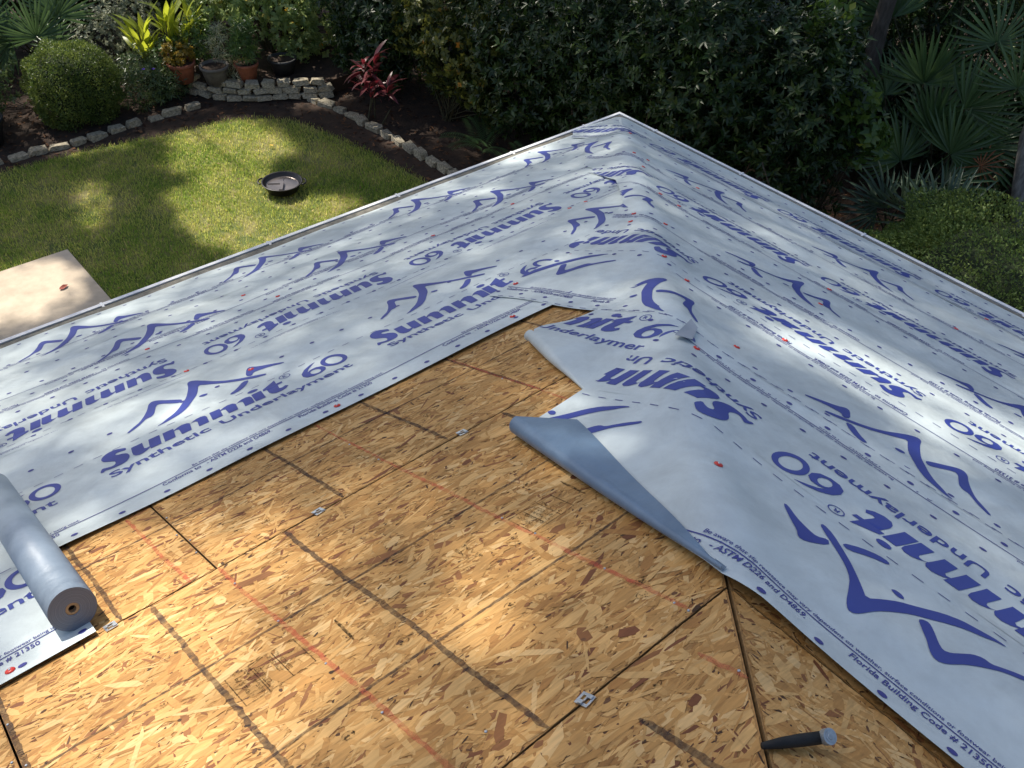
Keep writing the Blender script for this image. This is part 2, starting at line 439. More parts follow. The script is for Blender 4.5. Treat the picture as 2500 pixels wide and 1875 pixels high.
# gutter: K profile swept round the corner
def sweep(prof, name, mat, parent, x0=-9.0):
    mb = MB(); n = len(prof)
    vs = [(x0, o, z) for o, z in prof]+[(o, o, z) for o, z in prof]+[(o, x0, z) for o, z in prof]
    fs = [(i, (i+1) % n, n+(i+1) % n, n+i) for i in range(n)]+[(n+i, n+(i+1) % n, 2*n+(i+1) % n, 2*n+i) for i in range(n)]
    mb.add(vs, fs); return mb.build(name, mat, parent)
gut = sweep([(.03, -.05), (.03, -.145), (.10, -.145), (.132, -.08), (.132, -.036), (.114, -.034), (.114, -.024), (.141, -.024), (.141, -.085), (.105, -.151), (.024, -.151), (.024, -.05)], 'gutter', M_white, house)
sweep([(.032, -.06), (.032, -.115), (.096, -.118), (.1275, -.078), (.1275, -.041), (.1305, -.041), (.1305, -.08), (.099, -.142), (.032, -.142)], 'gutter_debris', M_debris, gut)
sweep([(-.03, .006), (.03, -.003), (.082, -.014), (.084, -.04), (.0825, -.04), (.0805, -.0155), (.03, -.0055), (-.03, .0035)], 'drip_edge', M_drip, house)
for s in (5.6, 4.46, 3.30, 2.23, 1.11, .30):
    mb = MB(); mb.box((-s, .085, -.0215), (.015, .115, .006)); mb.build('gutter_strap', M_white, gut)
for s in (.30, 1.23, 2.35, 3.57, 4.8):
    mb = MB(); mb.box((.085, -s, -.0215), (.115, .015, .006)); mb.build('gutter_strap', M_white, gut)

# ------------------------------------------------------------------ marks on the boards
def ribbon(q0, q1, wd, name, mat, jitter=.12, h=.0024, side='L', taper=False, parent=house):
    q0, q1 = np.array(q0), np.array(q1); L = np.linalg.norm(q1-q0); n = max(6, int(L/.012))
    d = (q1-q0)/L; pn = np.array([-d[1], d[0]])
    f = np.linspace(0, 1, n)
    wob = np.cumsum(rng.normal(0, .0007, n)); wob -= np.linspace(wob[0], wob[-1], n)
    wl = wd/2*(1+rng.normal(0, jitter, n)); wr = wd/2*(1+rng.normal(0, jitter, n))
    env = np.clip(np.minimum(f, 1-f)*n/2.5+.35, 0, 1); wl *= env; wr *= env
    a = q0+np.outer(f*L, d)+np.outer(wob+wl, pn); b = q0+np.outer(f*L, d)+np.outer(wob-wr, pn)
    if side == 'L':
        V = np.r_[ptL(a[:, 0], a[:, 1], h), ptL(b[:, 0], b[:, 1], h)]
    else:
        V = np.r_[[to3('R', x, h) for x in a], [to3('R', x, h) for x in b]]
    i = np.arange(n-1); F = np.c_[i, i+n, i+n+1, i+1]
    if side == 'R': F = F[:, ::-1]
    return link(name, big_mesh(name, V, F), parent, mat)

# dark grid ink along the boards and across them
for t in (3.113, 3.925, 4.332, 2.70, 5.147):
    ribbon((6.3, t), (t*CT+.02, t), .009, 'grid_line', M_pencil, .18, h=.0023)
for s in (4.937, 5.353, 4.523-.0, 4.10, 3.70):
    if abs(s-4.523) < .01: continue
    ribbon((s, S1_+.006), (s, min(S2_-.004, s/CT-.02)), .0145, 'grid_line', M_pencil, .16, h=.0026) if s/CT > S1_+.1 else None
ribbon((5.765, S1_+.006), (5.765, 4.735), .014, 'grid_line', M_pencil, .16, h=.0026)
for s in (4.727, 4.32, 5.433, 3.91, 3.5):
    ribbon((s, 2.86), (s, min(S1_-.006, s/CT-.02)), .013, 'grid_line', M_pencil, .16, h=.0026)
for s in (4.807, 5.22, 5.62):
    ribbon((s, 4.86), (s, min(5.55, s/CT-.02)), .016, 'grid_line', M_pencil, .16, h=.0026)
# red chalk
for q0, q1, wd in (((5.243, 2.93), (5.234, S1_), .016), ((5.150, S1_), (5.128, S2_), .017), ((4.521, 2.9), (4.523, S1_), .012), ((4.523, S1_), (4.506, S2_-.01), .017), ((3.905, 2.9), (3.915, S1_), .011), ((3.915, S1_), (3.94, 4.2), .012), ((4.600, 4.83), (4.595, 4.955), .018)):
    ribbon(q0, q1, wd*.72, 'chalk_line', M_chalk, .2, h=.0029)
# stamps: frames, rules and smeared text
def font_mesh(txt, size, off=0., space=1., sx=1.):
    cu = bpy.data.curves.new('txt', 'FONT'); cu.body = txt; cu.size = size; cu.offset = off; cu.space_character = space
    cu.resolution_u = 3; cu.fill_mode = 'FRONT' if hasattr(cu, 'fill_mode') else cu.fill_mode
    o = bpy.data.objects.new('txt', cu); COL.objects.link(o)
    dg = bpy.context.evaluated_depsgraph_get(); dg.update()
    me = bpy.data.meshes.new_from_object(o.evaluated_get(dg))
    V = np.zeros(len(me.vertices)*3); me.vertices.foreach_get('co', V); V = V.reshape(-1, 3)[:, :2].copy()
    F = [tuple(p.vertices) for p in me.polygons]
    bpy.data.objects.remove(o); bpy.data.curves.remove(cu); bpy.data.meshes.remove(me)
    V[:, 0] *= sx
    return V, F

def font_fit(txt, x0, x1, base, cap, off=0.):
    V, F = font_mesh(txt, 1.0, off)
    wdt = np.ptp(V[:, 0]); cap0 = .72
    V = V.copy(); V[:, 0] = x0+(V[:, 0]-V[:, 0].min())/wdt*(x1-x0); V[:, 1] = base+V[:, 1]*cap/cap0
    return V, F

def stamp(s0, t0, flip, rows_, wd, ht, rules=True, parent=house):
    """origin corner (s0,t0); text reads along +t; stamp stacks along -s"""
    mb = MB(); lw = .0022
    def quad(a0, b0, a1, b1):
        cs = [(a0, b0), (a1, b0), (a1, b1), (a0, b1)]
        mb.add([ptL(s0-x, t0+y, .0032) for x, y in cs], [(0, 1, 2, 3)])
    if rules:
        quad(0, 0, wd, lw); quad(0, ht-lw, wd, ht)
        for x in np.linspace(0, wd, 4): quad(x, lw, x+lw*1.2, ht-lw)
    for x, y0, y1, cap, txt in rows_:
        V, F = font_fit(txt, y0, y1, 0, cap, .01)
        # text x axis -> +t, text y axis -> +s (up towards +s)
        P3 = ptL(s0-x+V[:, 1], t0+V[:, 0], .0034)
        mb.add(P3, F)
    mb.build('grade_stamp', M_stamp, parent)
stamp(5.335, 4.012, 0, [(.03, .02, .11, .012, 'PS 2 EXP 1'), (.055, .012, .12, .010, '24 / 16  7/16'), (.08, .02, .115, .015, 'TECO TEST'), (.115, .012, .09, .010, 'SIZED FOR'), (.135, .012, .1, .010, 'SPACING')], .18, .132)
stamp(4.512, 4.075, 0, [(.03, .012, .09, .010, 'PS 2 EXP 1'), (.05, .012, .1, .009, 'SIZED FOR'), (.07, .01, .1, .009, 'SPACING'), (.09, .012, .1, .012, 'TECO TEST'), (.115, .01, .1, .009, '24 / 16')], .15, .11)
stamp(4.70, 4.05, 0, [(.02, .012, .1, .010, 'EXP 1'), (.045, .012, .1, .012, '24 / 16')], .10, .105, False)
ribbon((5.048, 4.04), (5.054, 4.151), .008, 'grade_stamp', M_stamp, .08, h=.003)
ribbon((4.295, 4.052), (4.301, 4.165), .008, 'grade_stamp', M_stamp, .08, h=.003)
# knots / dark bruises
for s, t in ((4.949, 3.404), (4.743, 4.371), (5.473, 3.965), (5.221, 4.418), (4.719, 4.821), (4.359, 3.976), (4.158, 3.608), (4.494, 4.565), (4.531, 4.603), (5.26, 3.16), (4.98, 4.26), (5.05, 3.75), (4.25, 3.28), (5.6, 4.2), (4.66, 4.62), (5.4, 4.55), (4.35, 4.45)):
    mb = MB()
    k0 = random.uniform(0, 6)
    for k in range(16):
        if random.random() < .45: continue
        a0, a1 = k0+2*math.pi*k/16, k0+2*math.pi*(k+1)/16; r0, r1 = .0105, .0125
        mb.add([ptL(s+1.25*r*math.cos(a), t+r*math.sin(a), .0031) for r, a in ((r0, a0), (r1, a0), (r1, a1), (r0, a1))], [(0, 1, 2, 3)])
    for _ in range(random.randint(3, 6)):
        cx0, cy0, r = random.gauss(0, .0038), random.gauss(0, .003), random.uniform(.0014, .0042)
        mb.add([ptL(s+cx0+1.5*r*random.uniform(.6, 1.2)*math.cos(a), t+cy0+r*random.uniform(.6, 1.2)*math.sin(a), .0032) for a in np.arange(7)*.9], [tuple(range(7))])
    mb.build('knot_mark', M_stamp, house)
# bright nail heads
nail = MB(); nail.lathe([(.0001, .0016), (.0028, .0014), (.0036, 0)], n=8); nail_me = nail.mesh('nail'); nail_me.materials.append(M_steel)
def put_on(o, side, s, t, h, rot=0.):
    n = nL if side == 'L' else nR
    x = np.array([-1., 0, 0]) if side == 'L' else np.array([0, -1., 0])
    y = np.cross(n, x)
    c, s_ = math.cos(rot), math.sin(rot)
    x, y = x*c+y*s_, y*c-x*s_
    p3 = ptL(s, t, h) if side == 'L' else np.array([-t*CT, -s, t*SN])+h*nR
    o.matrix_basis = Matrix(((x[0], y[0], n[0], p3[0]), (x[1], y[1], n[1], p3[1]), (x[2], y[2], n[2], p3[2]), (0, 0, 0, 1)))
for s, t in ((4.514, 4.051), (4.51, 4.191), (4.51, 4.458), (5.142, 4.17), (5.137, 4.42), (5.024, 4.643), (5.151, 3.642), (5.145, 3.914), (5.162, 3.371), (5.165, 3.207), (5.782, 3.63), (5.765, 3.694), (5.785, 3.847), (5.762, 3.887), (4.508, 4.682), (4.509, 4.725), (4.589, 4.928), (5.148, 3.28), (5.147, 3.06), (4.53, 3.2), (4.53, 3.4), (3.92, 3.3)):
    o = bpy.data.objects.new('nail', nail_me); COL.objects.link(o); o.parent = house; put_on(o, 'L', s, t, .0022)
# panel clips in the joints
def clip_mesh():
    mb = MB()
    for x, y, a, b in ((-.013, 0, .007, .032), (.013, 0, .007, .032), (0, -.013, .019, .006), (0, .014, .019, .005)):
        mb.box((x, y, .004), (a, b, .0018))
    mb.box((-.010, .006, .0065), (.010, .013, .002)); mb.box((.011, -.003, .007), (.010, .011, .002)); mb.box((0, 0, .002), (.02, .004, .006))
    me = mb.mesh('panel_clip'); me.materials.append(M_steel); return me
cm_ = clip_mesh()
for s, t, r in ((4.819, S1_, .1), (4.266, S1_, -.1), (4.84, S2_, .15), (5.464, S1_+.002, .05)):
    o = bpy.data.objects.new('panel_clip', cm_); COL.objects.link(o); o.parent = house; put_on(o, 'L', s, t, .001, r)

# ------------------------------------------------------------------ print artwork (block units: metres, a to the right, b up)
ART = dict(
 small=[(.182,.279),(.218,.307),(.256,.333),(.29,.378),(.317,.422),(.337,.469),(.348,.485),(.361,.495),(.374,.491),(.388,.476),(.409,.442),(.432,.412),(.455,.378),(.449,.362),(.435,.354),(.414,.378),(.388,.417),(.369,.436),(.354,.421),(.341,.391),(.324,.354),(.305,.336),(.283,.337),(.264,.319),(.235,.295),(.201,.276),(.19,.27)],
 big=[(.287,.211),(.31,.22),(.34,.243),(.372,.262),(.406,.293),(.442,.338),(.474,.378),(.504,.439),(.522,.482),(.538,.538),(.547,.553),(.561,.557),(.579,.531),(.597,.486),(.624,.421),(.657,.374),(.695,.337),(.734,.305),(.764,.283),(.796,.257),(.791,.243),(.753,.258),(.698,.302),(.66,.337),(.624,.378),(.589,.422),(.56,.46),(.537,.404),(.514,.359),(.476,.314),(.435,.265),(.394,.234),(.358,.222),(.322,.21),(.296,.207)],
 pk3=[(.729,.327),(.766,.399),(.786,.405),(.807,.37),(.852,.331),(.9,.286),(.891,.276),(.841,.307),(.793,.324),(.768,.328),(.746,.3)],
 foot3=[(.604,.216),(.646,.238),(.697,.285),(.721,.27),(.684,.228),(.643,.203),(.612,.2)],
 foot0=[(.512,.332),(.527,.34),(.551,.328),(.544,.314),(.529,.313),(.516,.321)])
GLY = [
 [[(-.004,-.012),(.004,.009),(.013,.024),(.028,.013),(.042,.004),(.053,.004),(.062,.016),(.066,.036),(.06,.052),(.049,.065),(.036,.084),(.032,.108),(.037,.13),(.05,.149),(.072,.164),(.1,.163),(.124,.14),(.134,.128),(.127,.102),(.109,.115),(.094,.119),(.085,.108),(.09,.093),(.108,.082),(.12,.063),(.121,.036),(.113,.009),(.098,-.012),(.079,-.02),(.054,-.02),(.033,-.016),(.016,-.006),(.006,-.018)]],
 [[(.146,.1),(.19,.1),(.182,.055),(.178,.03),(.184,.022),(.197,.024),(.216,.102),(.26,.1),(.236,-.004),(.194,-.004),(.196,.012),(.177,-.004),(.16,-.012),(.146,-.012),(.134,-.003),(.13,.016),(.134,.045)]],
]
m_ = [(.273,.1),(.317,.1),(.312,.076),(.33,.091),(.352,.101),(.371,.095),(.378,.08),(.378,.068),(.394,.085),(.412,.097),(.433,.1),(.447,.09),(.447,.066),(.43,-.006),(.388,-.006),(.396,.026),(.404,.06),(.401,.072),(.389,.075),(.376,.065),(.358,-.006),(.318,-.006),(.324,.035),(.328,.06),(.321,.069),(.309,.064),(.293,-.004),(.25,-.004)]
GLY.append([m_]); GLY.append([[(x+.196, y) for x, y in m_]])
GLY.append([[(.654,.1),(.698,.1),(.676,-.004),(.632,-.004)]])
GLY.append([[(.676+.023*math.cos(k*math.pi/6), .135+.017*math.sin(k*math.pi/6)) for k in range(12)]])
GLY.append([[(.706,.1),(.70,.078),(.716,.078),(.706,.03),(.708,.008),(.72,-.008),(.745,-.011),(.772,.0),(.79,.02),(.782,.036),(.764,.026),(.754,.032),(.766,.078),(.79,.08),(.795,.1),(.77,.1),(.78,.145),(.752,.128)]])
def ell(cx, cy, rx, ry, n=20, ph=0.): return [(cx+rx*math.cos(2*math.pi*k/n+ph), cy+ry*math.sin(2*math.pi*k/n+ph)) for k in range(n)]
GLY.append([ell(.827, .137, .026, .024), ell(.827, .137, .022, .020)])
GLY.append([[(.975,.135),(.945,.128),(.905,.104),(.876,.07),(.866,.035),(.872,.006),(.895,-.012),(.928,-.014),(.958,.0),(.972,.028),(.968,.058),(.948,.075),(.922,.075),(.902,.062),(.92,.09),(.945,.112)], ell(.924, .03, .022, .028, 14)])
GLY.append([ell(1.03, .06, .056, .072, 28), ell(1.03, .06, .034, .05, 24)])

def curve_fill(polys):
    cu = bpy.data.curves.new('art', 'CURVE'); cu.dimensions = '2D'; cu.fill_mode = 'BOTH'
    for pl in polys:
        sp = cu.splines.new('POLY'); sp.points.add(len(pl)-1)
        for q, (x, y) in zip(sp.points, pl): q.co = (x, y, 0, 1)
        sp.use_cyclic_u = True
    o = bpy.data.objects.new('art', cu); COL.objects.link(o)
    dg = bpy.context.evaluated_depsgraph_get(); dg.update()
    me = bpy.data.meshes.new_from_object(o.evaluated_get(dg))
    V = np.zeros(len(me.vertices)*3); me.vertices.foreach_get('co', V); V = V.reshape(-1, 3)[:, :2].copy()
    F = [tuple(p.vertices) for p in me.polygons]
    bpy.data.objects.remove(o); bpy.data.curves.remove(cu); bpy.data.meshes.remove(me)
    return V, F

def smooth_poly(pl, it=1):
    for _ in range(it):
        q = []
        for i in range(len(pl)):
            a, b = pl[i], pl[(i+1) % len(pl)]
            q += [(a[0]*.78+b[0]*.22, a[1]*.78+b[1]*.22), (a[0]*.22+b[0]*.78, a[1]*.22+b[1]*.78)]
        pl = q
    return pl

def merge(parts):
    V = []; F = []; n = 0
    for v, f in parts:
        V.append(v); F += [tuple(i+n for i in q) for q in f]; n += len(v)
    return np.concatenate(V), F

MTN = merge([curve_fill([smooth_poly(ART[k])]) for k in ('small', 'big', 'pk3', 'foot3', 'foot0')])
WORD = merge([curve_fill([smooth_poly(p) if len(p) > 4 and i in (0,) else p for p in g]) for i, g in enumerate(GLY)]
             + [font_fit('R', .818, .838, .128, .019, .02)]
             + [font_fit('Synthetic', .014, .405, -.098, .052, .017), font_fit('Underlayment', .452, 1.04, -.098, .052, .017)])
FINE = merge([font_fit('Be aware that slip resistance may vary dependent on weather, surface conditions or footwear being used.', .244, 1.06, -.312, .0135, .012),
              font_fit('Conforms to', .12, .262, -.352, .022, .015), font_fit('- ASTM D226 and D4869.', .285, .545, -.352, .022, .015),
              font_fit('Florida Building Code # 21350', .66, .985, -.352, .022, .015)])

def strip(x0, x1, y, wd, step=.04):
    n = max(2, int(abs(x1-x0)/step)+1); xs = np.linspace(x0, x1, n)
    V = np.r_[np.c_[xs, np.full(n, y-wd/2)], np.c_[xs, np.full(n, y+wd/2)]]
    return V, [(i, i+1, n+i+1, n+i) for i in range(n-1)]

def xf(block, s0, t0, sa, tb, sc=1.):
    V, F = block
    q = np.c_[s0+sa*V[:, 0]*sc, t0+tb*V[:, 1]*sc]
    return q, F

# ------------------------------------------------------------------ sheets
class Sheet:
    def __init__(self, name, label, side, t0, t1, smin, smax, layer, lip=None):
        self.side, self.t0, self.t1, self.smin, self.smax, self.layer, self.lip = side, t0, t1, smin, smax, layer, lip
        self.root = empty(name, tuple(self.P(np.array([(smin(.5*(t0+t1))+smax(.5*(t0+t1)))/2]), np.array([(t0+t1)/2]), 0)[0]), label, 'roof sheet')
        self.ink = {'printed_lettering': [], 'mountain_logo': [], 'fine_print': []}
    def H(self, s, t):
        h = (wave_L(s, t) if self.side == 'L' else wave_R(s, t))+.0019*self.layer
        # free edges lift a touch
        e = np.minimum(np.abs(self.t1-t), np.abs(s-self.smin(t)))
        h = h+.003*np.exp(-(e/.05)**2)*(.6+.4*np.sin(9*s+5*t))
        if self.lip is not None: h = h+self.lip(s, t)
        return h
    def P(self, s, t, dh):
        h = self.H(s, t)+dh
        return ptL(s, t, h) if self.side == 'L' else ptR(s, t, h)
    def build(self, step=.021):
        nt_ = int((self.t1-self.t0)/step)+2
        tt = np.linspace(self.t0, self.t1, nt_)
        a, b = self.smin(tt), self.smax(tt); ns = int(max(b-a)/step)+2
        f = np.linspace(0, 1, ns)
        S = a[:, None]+(b-a)[:, None]*f[None]; T = np.repeat(tt[:, None], ns, 1)
        V = self.P(S, T, 0).reshape(-1, 3)
        i = np.arange(nt_-1)[:, None]*ns+np.arange(ns-1)[None]
        i = i.ravel(); F = np.c_[i, i+1, i+ns+1, i+ns]
        if self.side == 'L': F = F[:, ::-1]
        else: F = F
        self.film = link('film', big_mesh('film', V, F, smooth=True), self.root, M_film)
        for name, parts in self.ink.items():
            if name != 'fine_print':
                for pt in parts: self._ink(name, [pt], M_ink)
            elif parts:
                self._ink(name, parts, M_ink if name == 'printed_lettering' else M_fine)
    def _ink(self, name, parts, mat):
        V, F = merge(parts)
        bm = bmesh.new()
        vs = [bm.verts.new((x, y, 0)) for x, y in V]
        for q in F:
            try: bm.faces.new([vs[i] for i in q])
            except ValueError: pass
        def geom(): return bm.verts[:]+bm.edges[:]+bm.faces[:]
        bmesh.ops.bisect_plane(bm, geom=geom(), plane_co=(0, self.t0+.002, 0), plane_no=(0, -1, 0), clear_outer=True)
        bmesh.ops.bisect_plane(bm, geom=geom(), plane_co=(0, self.t1-.002, 0), plane_no=(0, 1, 0), clear_outer=True)
        if len(bm.verts) == 0: bm.free(); return
        tm = (self.t0+self.t1)/2
        co = np.array([v.co[:2] for v in bm.verts])
        sl = (self.smin(self.t1-.3)-self.smin(self.t0+.1))/(self.t1-.3-self.t0-.1)
        if name != 'fine_print':
            co = np.array([v.co[:2] for v in bm.verts]); lo, hi = co.min(0), co.max(0)
            for ax in (0, 1):
                for c in np.arange(math.floor(lo[ax]/.03)*.03, hi[ax], .03):
                    pc = [0, 0, 0]; pc[ax] = c; pn = [0, 0, 0]; pn[ax] = 1
                    bmesh.ops.bisect_plane(bm, geom=geom(), plane_co=pc, plane_no=pn)
        kill = [f for f in bm.faces if not (self.smin(f.calc_center_median().y)+.004 <= f.calc_center_median().x <= self.smax(f.calc_center_median().y))]
        bmesh.ops.delete(bm, geom=kill, context='FACES')
        if len(bm.faces) == 0 or (name == 'printed_lettering' and sum(f.calc_area() for f in bm.faces) < .0035): bm.free(); return
        bm.verts.index_update()
        co = np.array([v.co[:2] for v in bm.verts])
        W = self.P(co[:, 0], co[:, 1], .0014)
        for v, q in zip(bm.verts, W): v.co = q
        me = bpy.data.meshes.new(name)
        bm.normal_update()
        n = nL if self.side == 'L' else nR
        flip = [f for f in bm.faces if np.dot(np.array(f.normal), n) < 0]
        bmesh.ops.reverse_faces(bm, faces=flip)
        for f in bm.faces: f.smooth = True
        bm.to_mesh(me); bm.free()
        link(name, me, self.root, mat, 'stuff' if name == 'fine_print' else None)
    # --- printing rows. mode 'up' reads from the ridge, 'rot' is upside down from there
    def dirs(self, mode):
        if self.side == 'L': return (-1, -1) if mode == 'up' else (1, 1)
        return (1, -1) if mode == 'up' else (-1, 1)
    def span(self):
        return self.smin(np.array([self.t0, self.t1])).min()-.2, self.smax(np.array([self.t0, self.t1])).max()+.2
    def rep(self, s0, blk, t0, sa, tb, key):
        lo, hi = self.span()
        for k in range(-8, 9):
            q = xf(blk, s0+1.219*k, t0, sa, tb)
            if q[0][:, 0].max() < lo or q[0][:, 0].min() > hi: continue
            self.ink[key].append(q)
    def word(self, s0, t0, mode): sa, tb = self.dirs(mode); self.rep(s0, WORD, t0, sa, tb, 'printed_lettering')
    def mtn(self, s0, t0, mode, mirror=False):
        sa, tb = self.dirs(mode)
        self.rep(s0, MTN, t0, -sa if mirror else sa, tb, 'mountain_logo')
    def fine(self, s0, tline, mode):
        sa, tb = self.dirs(mode); t0 = tline+tb*.322
        self.rep(s0, FINE, t0, sa, tb, 'fine_print')
        lo, hi = self.span()
        self.ink['fine_print'].append(strip(lo, hi, tline, .0042))
    def dots(self, t, ph=0., pitch=.157, r=.0105):
        lo, hi = self.span()
        for s in np.arange(lo+ph, hi, pitch):
            self.ink['fine_print'].append((np.array(ell(s, t, r*1.15, r*.9, 10)), [tuple(range(10))]))
    def dashes(self, t, pitch=.0745):
        lo, hi = self.span()
        for s in np.arange(lo, hi, pitch):
            self.ink['fine_print'].append(strip(s, s+.034, t, .0034))

hipL = lambda t: np.maximum(np.asarray(t, float)*CT, 0)-.01
C_ = lambda v: (lambda t: np.full(np.shape(t), float(v)) if np.ndim(t) else float(v))
SMAX = 7.6
L0 = Sheet('underlayment_sheet', 'pale printed roof sheet lying along the gutter on the lawn side', 'L', -.012, .72, hipL, C_(SMAX), 1)
L0.mtn(5.264, .69, 'up'); L0.fine(4.9, .45, 'rot'); L0.dots(.06, .03); L0.dots(.40); L0.dots(.52, .08)
L1 = Sheet('underlayment_sheet', 'pale printed roof sheet with upside-down lettering in the middle of the lawn-side slope', 'L', .62, 1.86, hipL, C_(SMAX), 2)
L1.mtn(4.995, 1.30, 'up'); L1.word(3.36, 1.55, 'rot'); L1.fine(5.2, 1.03, 'up'); L1.fine(3.36, 1.24, 'rot'); L1.fine(4.6, 1.80, 'rot')
for t, p in ((.72, .02), (.96, 0), (1.12, .08), (1.33, .03), (1.74, .05), (1.78, .12)): L1.dots(t, p)
L1.dashes(1.74)
L2 = Sheet('underlayment_sheet', 'pale printed roof sheet with upright lettering whose edge borders the bare boards', 'L', 1.76, 2.925, hipL, C_(SMAX), 3)
L2.word(5.196, 2.482, 'up'); L2.mtn(5.196, 2.482, 'up'); L2.fine(5.196, 2.803, 'up'); L2.dashes(2.312)
for t, p in ((2.13, .03), (2.885, .05)): L2.dots(t, p)
LC = Sheet('underlayment_sheet', 'pale printed roof sheet unrolling from behind the grey roll at the left', 'L', 2.36, 3.527, C_(5.50), C_(SMAX), 4)
LC.word(6.61, 3.08, 'up'); LC.mtn(6.61, 3.08, 'up'); LC.fine(6.61, 3.402, 'up'); LC.dashes(2.91); LC.dots(3.49, .07)
RA = Sheet('underlayment_sheet', 'pale printed roof sheet along the gutter on the hedge side, bent over the corner', 'R', -.012, .66, lambda t: np.asarray(t, float)*CT-.55*np.clip((np.asarray(t, float)+.02)/.4, 0, 1), C_(SMAX), 3)
RA.word(3.037, .41, 'rot'); RA.fine(3.1, .62, 'rot'); RA.dots(.14); RA.dots(.33, .05); RA.dashes(.6)
RB = Sheet('underlayment_sheet', 'pale printed roof sheet second up from the hedge-side gutter, bent over the hip', 'R', .58, 1.80, lambda t: np.minimum(1.08+.45*np.clip((np.asarray(t, float)-1.60)/.2, 0, 1), np.asarray(t, float)*CT-.10-.32*np.clip((1.75-np.asarray(t, float))/.3, 0, 1)), C_(SMAX), 3)
RB.mtn(3.464, 1.36, 'up', True); RB.word(4.06, 1.62, 'rot'); RB.fine(4.0, 1.25, 'rot')
for t, p in ((.72, .0), (1.2, .05), (1.46, .09), (1.75, .02)): RB.dots(t, p)
RC = Sheet('underlayment_sheet', 'pale printed sheet in the middle of the hedge-side slope, cut end past the hip', 'R', 1.74, 3.552, lambda t: np.interp(t, [1.74, 2.0, 2.26, 2.65, 2.8, 3.55], [1.45, 1.72, 1.97, 2.13, 2.18, 2.24]), C_(SMAX), 4)
RC.mtn(3.575, 2.54, 'up', True); RC.word(4.026, 2.75, 'rot'); RC.fine(4.0, 1.87, 'rot'); RC.fine(3.7, 2.45, 'rot'); RC.fine(3.37, 3.437, 'up')
for t, p in ((1.95, .0), (2.37, .05), (2.58, .09), (2.98, .02), (3.50, .06)): RC.dots(t, p)
RC.mtn(2.78, 2.772, 'rot'); RC.dashes(2.94); RC.dashes(3.54)
def lobk(s):
    k = np.clip((3.36-np.asarray(s, float))/.3, 0, 1); return k*k*(3-2*k)
def lipL(s, t):
    e = np.clip((RLt1(s)-t)/.24, 0, 1); k = lobk(s)
    return .030*k*(1-e*e*(3-2*e))
def RLt1(s): return 3.86+np.clip(np.asarray(s, float)-2.86, 0, 9)*.50
RL = Sheet('underlayment_sheet', 'pale printed roof sheet with a rounded lobe overhanging the bare boards', 'R', 2.97, 4.12, lambda t: np.where(np.asarray(t, float) < 3.86, 2.92-.06*np.clip((np.asarray(t, float)-3.55)/.25, 0, 1), 2.86+(np.asarray(t, float)-3.86)*2), C_(SMAX), 5, lipL)
RL.mtn(4.755, 3.735, 'up', True); RL.fine(4.2, 3.03, 'rot'); RL.ink['printed_lettering'].append(xf(WORD, 2.39, 3.725, 1, -1))
RL.dashes(3.545); RL.dots(3.10, .03); RL.dots(3.60, .06)
RT = Sheet('underlayment_sheet', 'large-lettered pale roof sheet nearest the viewer, its corner curled back', 'R', 3.625, 4.745, lambda t: 3.38+np.clip((np.asarray(t, float)-4.45)/.292, 0, 1)*.995, C_(SMAX), 6)
RT.word(5.163, 3.97, 'rot'); RT.mtn(5.150, 3.98, 'rot'); RT.fine(3.34, 3.643, 'rot'); RT.fine(4.01, 4.655, 'up'); RT.dashes(4.160); RT.dots(4.725, .02); RT.dots(3.74, .05)
for sh in (L0, L1, L2, LC, RA, RB, RC, RL, RT): sh.build()

# curled corner of the near sheet and its small folded ear
def curl():
    A = np.array([4.199, 3.703]); Bp = np.array([4.037, 3.850]); Cc = np.array([4.391, 4.725])   # L coordinates
    nv_, V, F = 40, [], None
    prof = []
    d = (Cc-A)/np.linalg.norm(Cc-A); side = np.array([d[1], -d[0]])
    if side @ (Bp-A) < 0: side = -side
    ring = 22
    for v in np.linspace(0, 1, nv_):
        Q = A+(Cc-A)*v
        r = .025*(1-v)**.8+.007
        tip = Bp+(Cc-Bp)*v+d*.02*math.sin(v*math.pi)
        hb = .004+.030*v**3
        pts = [(Q+side*r*2.4, hb+.004)]
        for k in range(13):
            th = -math.pi/2-math.pi*k/12
            pts.append((Q+side*(r+r*math.cos(th)), r+r*math.sin(th)+hb))
        top = pts[-1]
        for k in range(1, 11):
            f = k/10
            q = top[0]*(1-f)+tip*f
            e_ = q@hv; d_ = q@nv; u_ = e_*hv-d_*nv
            hs = float(RT.H(np.array(u_[0]), np.array(u_[1])))
            h = max(top[1]*(1-f)**2+(hs+.007)*(1-(1-f)**2), hs+.005)+.012*math.sin(math.pi*f)*(1-v)*(1+.5*math.sin(7*v))
            pts.append((q, h))
        prof.append([ptL(q[0], q[1], h) for q, h in pts])
    V = np.array(prof); n = V.shape[1]
    i = (np.arange(nv_-1)[:, None]*n+np.arange(n-1)[None]).ravel()
    F = np.c_[i, i+1, i+n+1, i+n]
    o = link('curled_corner', big_mesh('curled_corner', V.reshape(-1, 3), F, True), RT.root, M_under)
    o['label'] = 'rolled-back corner showing the dull blue-grey underside'
curl()
mb = MB()
e = [(3.423, 3.690), (3.345, 3.505), (3.405, 3.540), (3.47, 3.66)]
P4 = [ptR(np.array(q[0]), np.array(q[1]), np.array(.045+h)) for q, h in zip(e, (.002, .012, .008, .002))]
mb.add(P4, [(0, 1, 2), (0, 2, 3)])
mb.build('folded_ear', film_mat('folded_film', (.33, .37, .42), .45), RT.root)

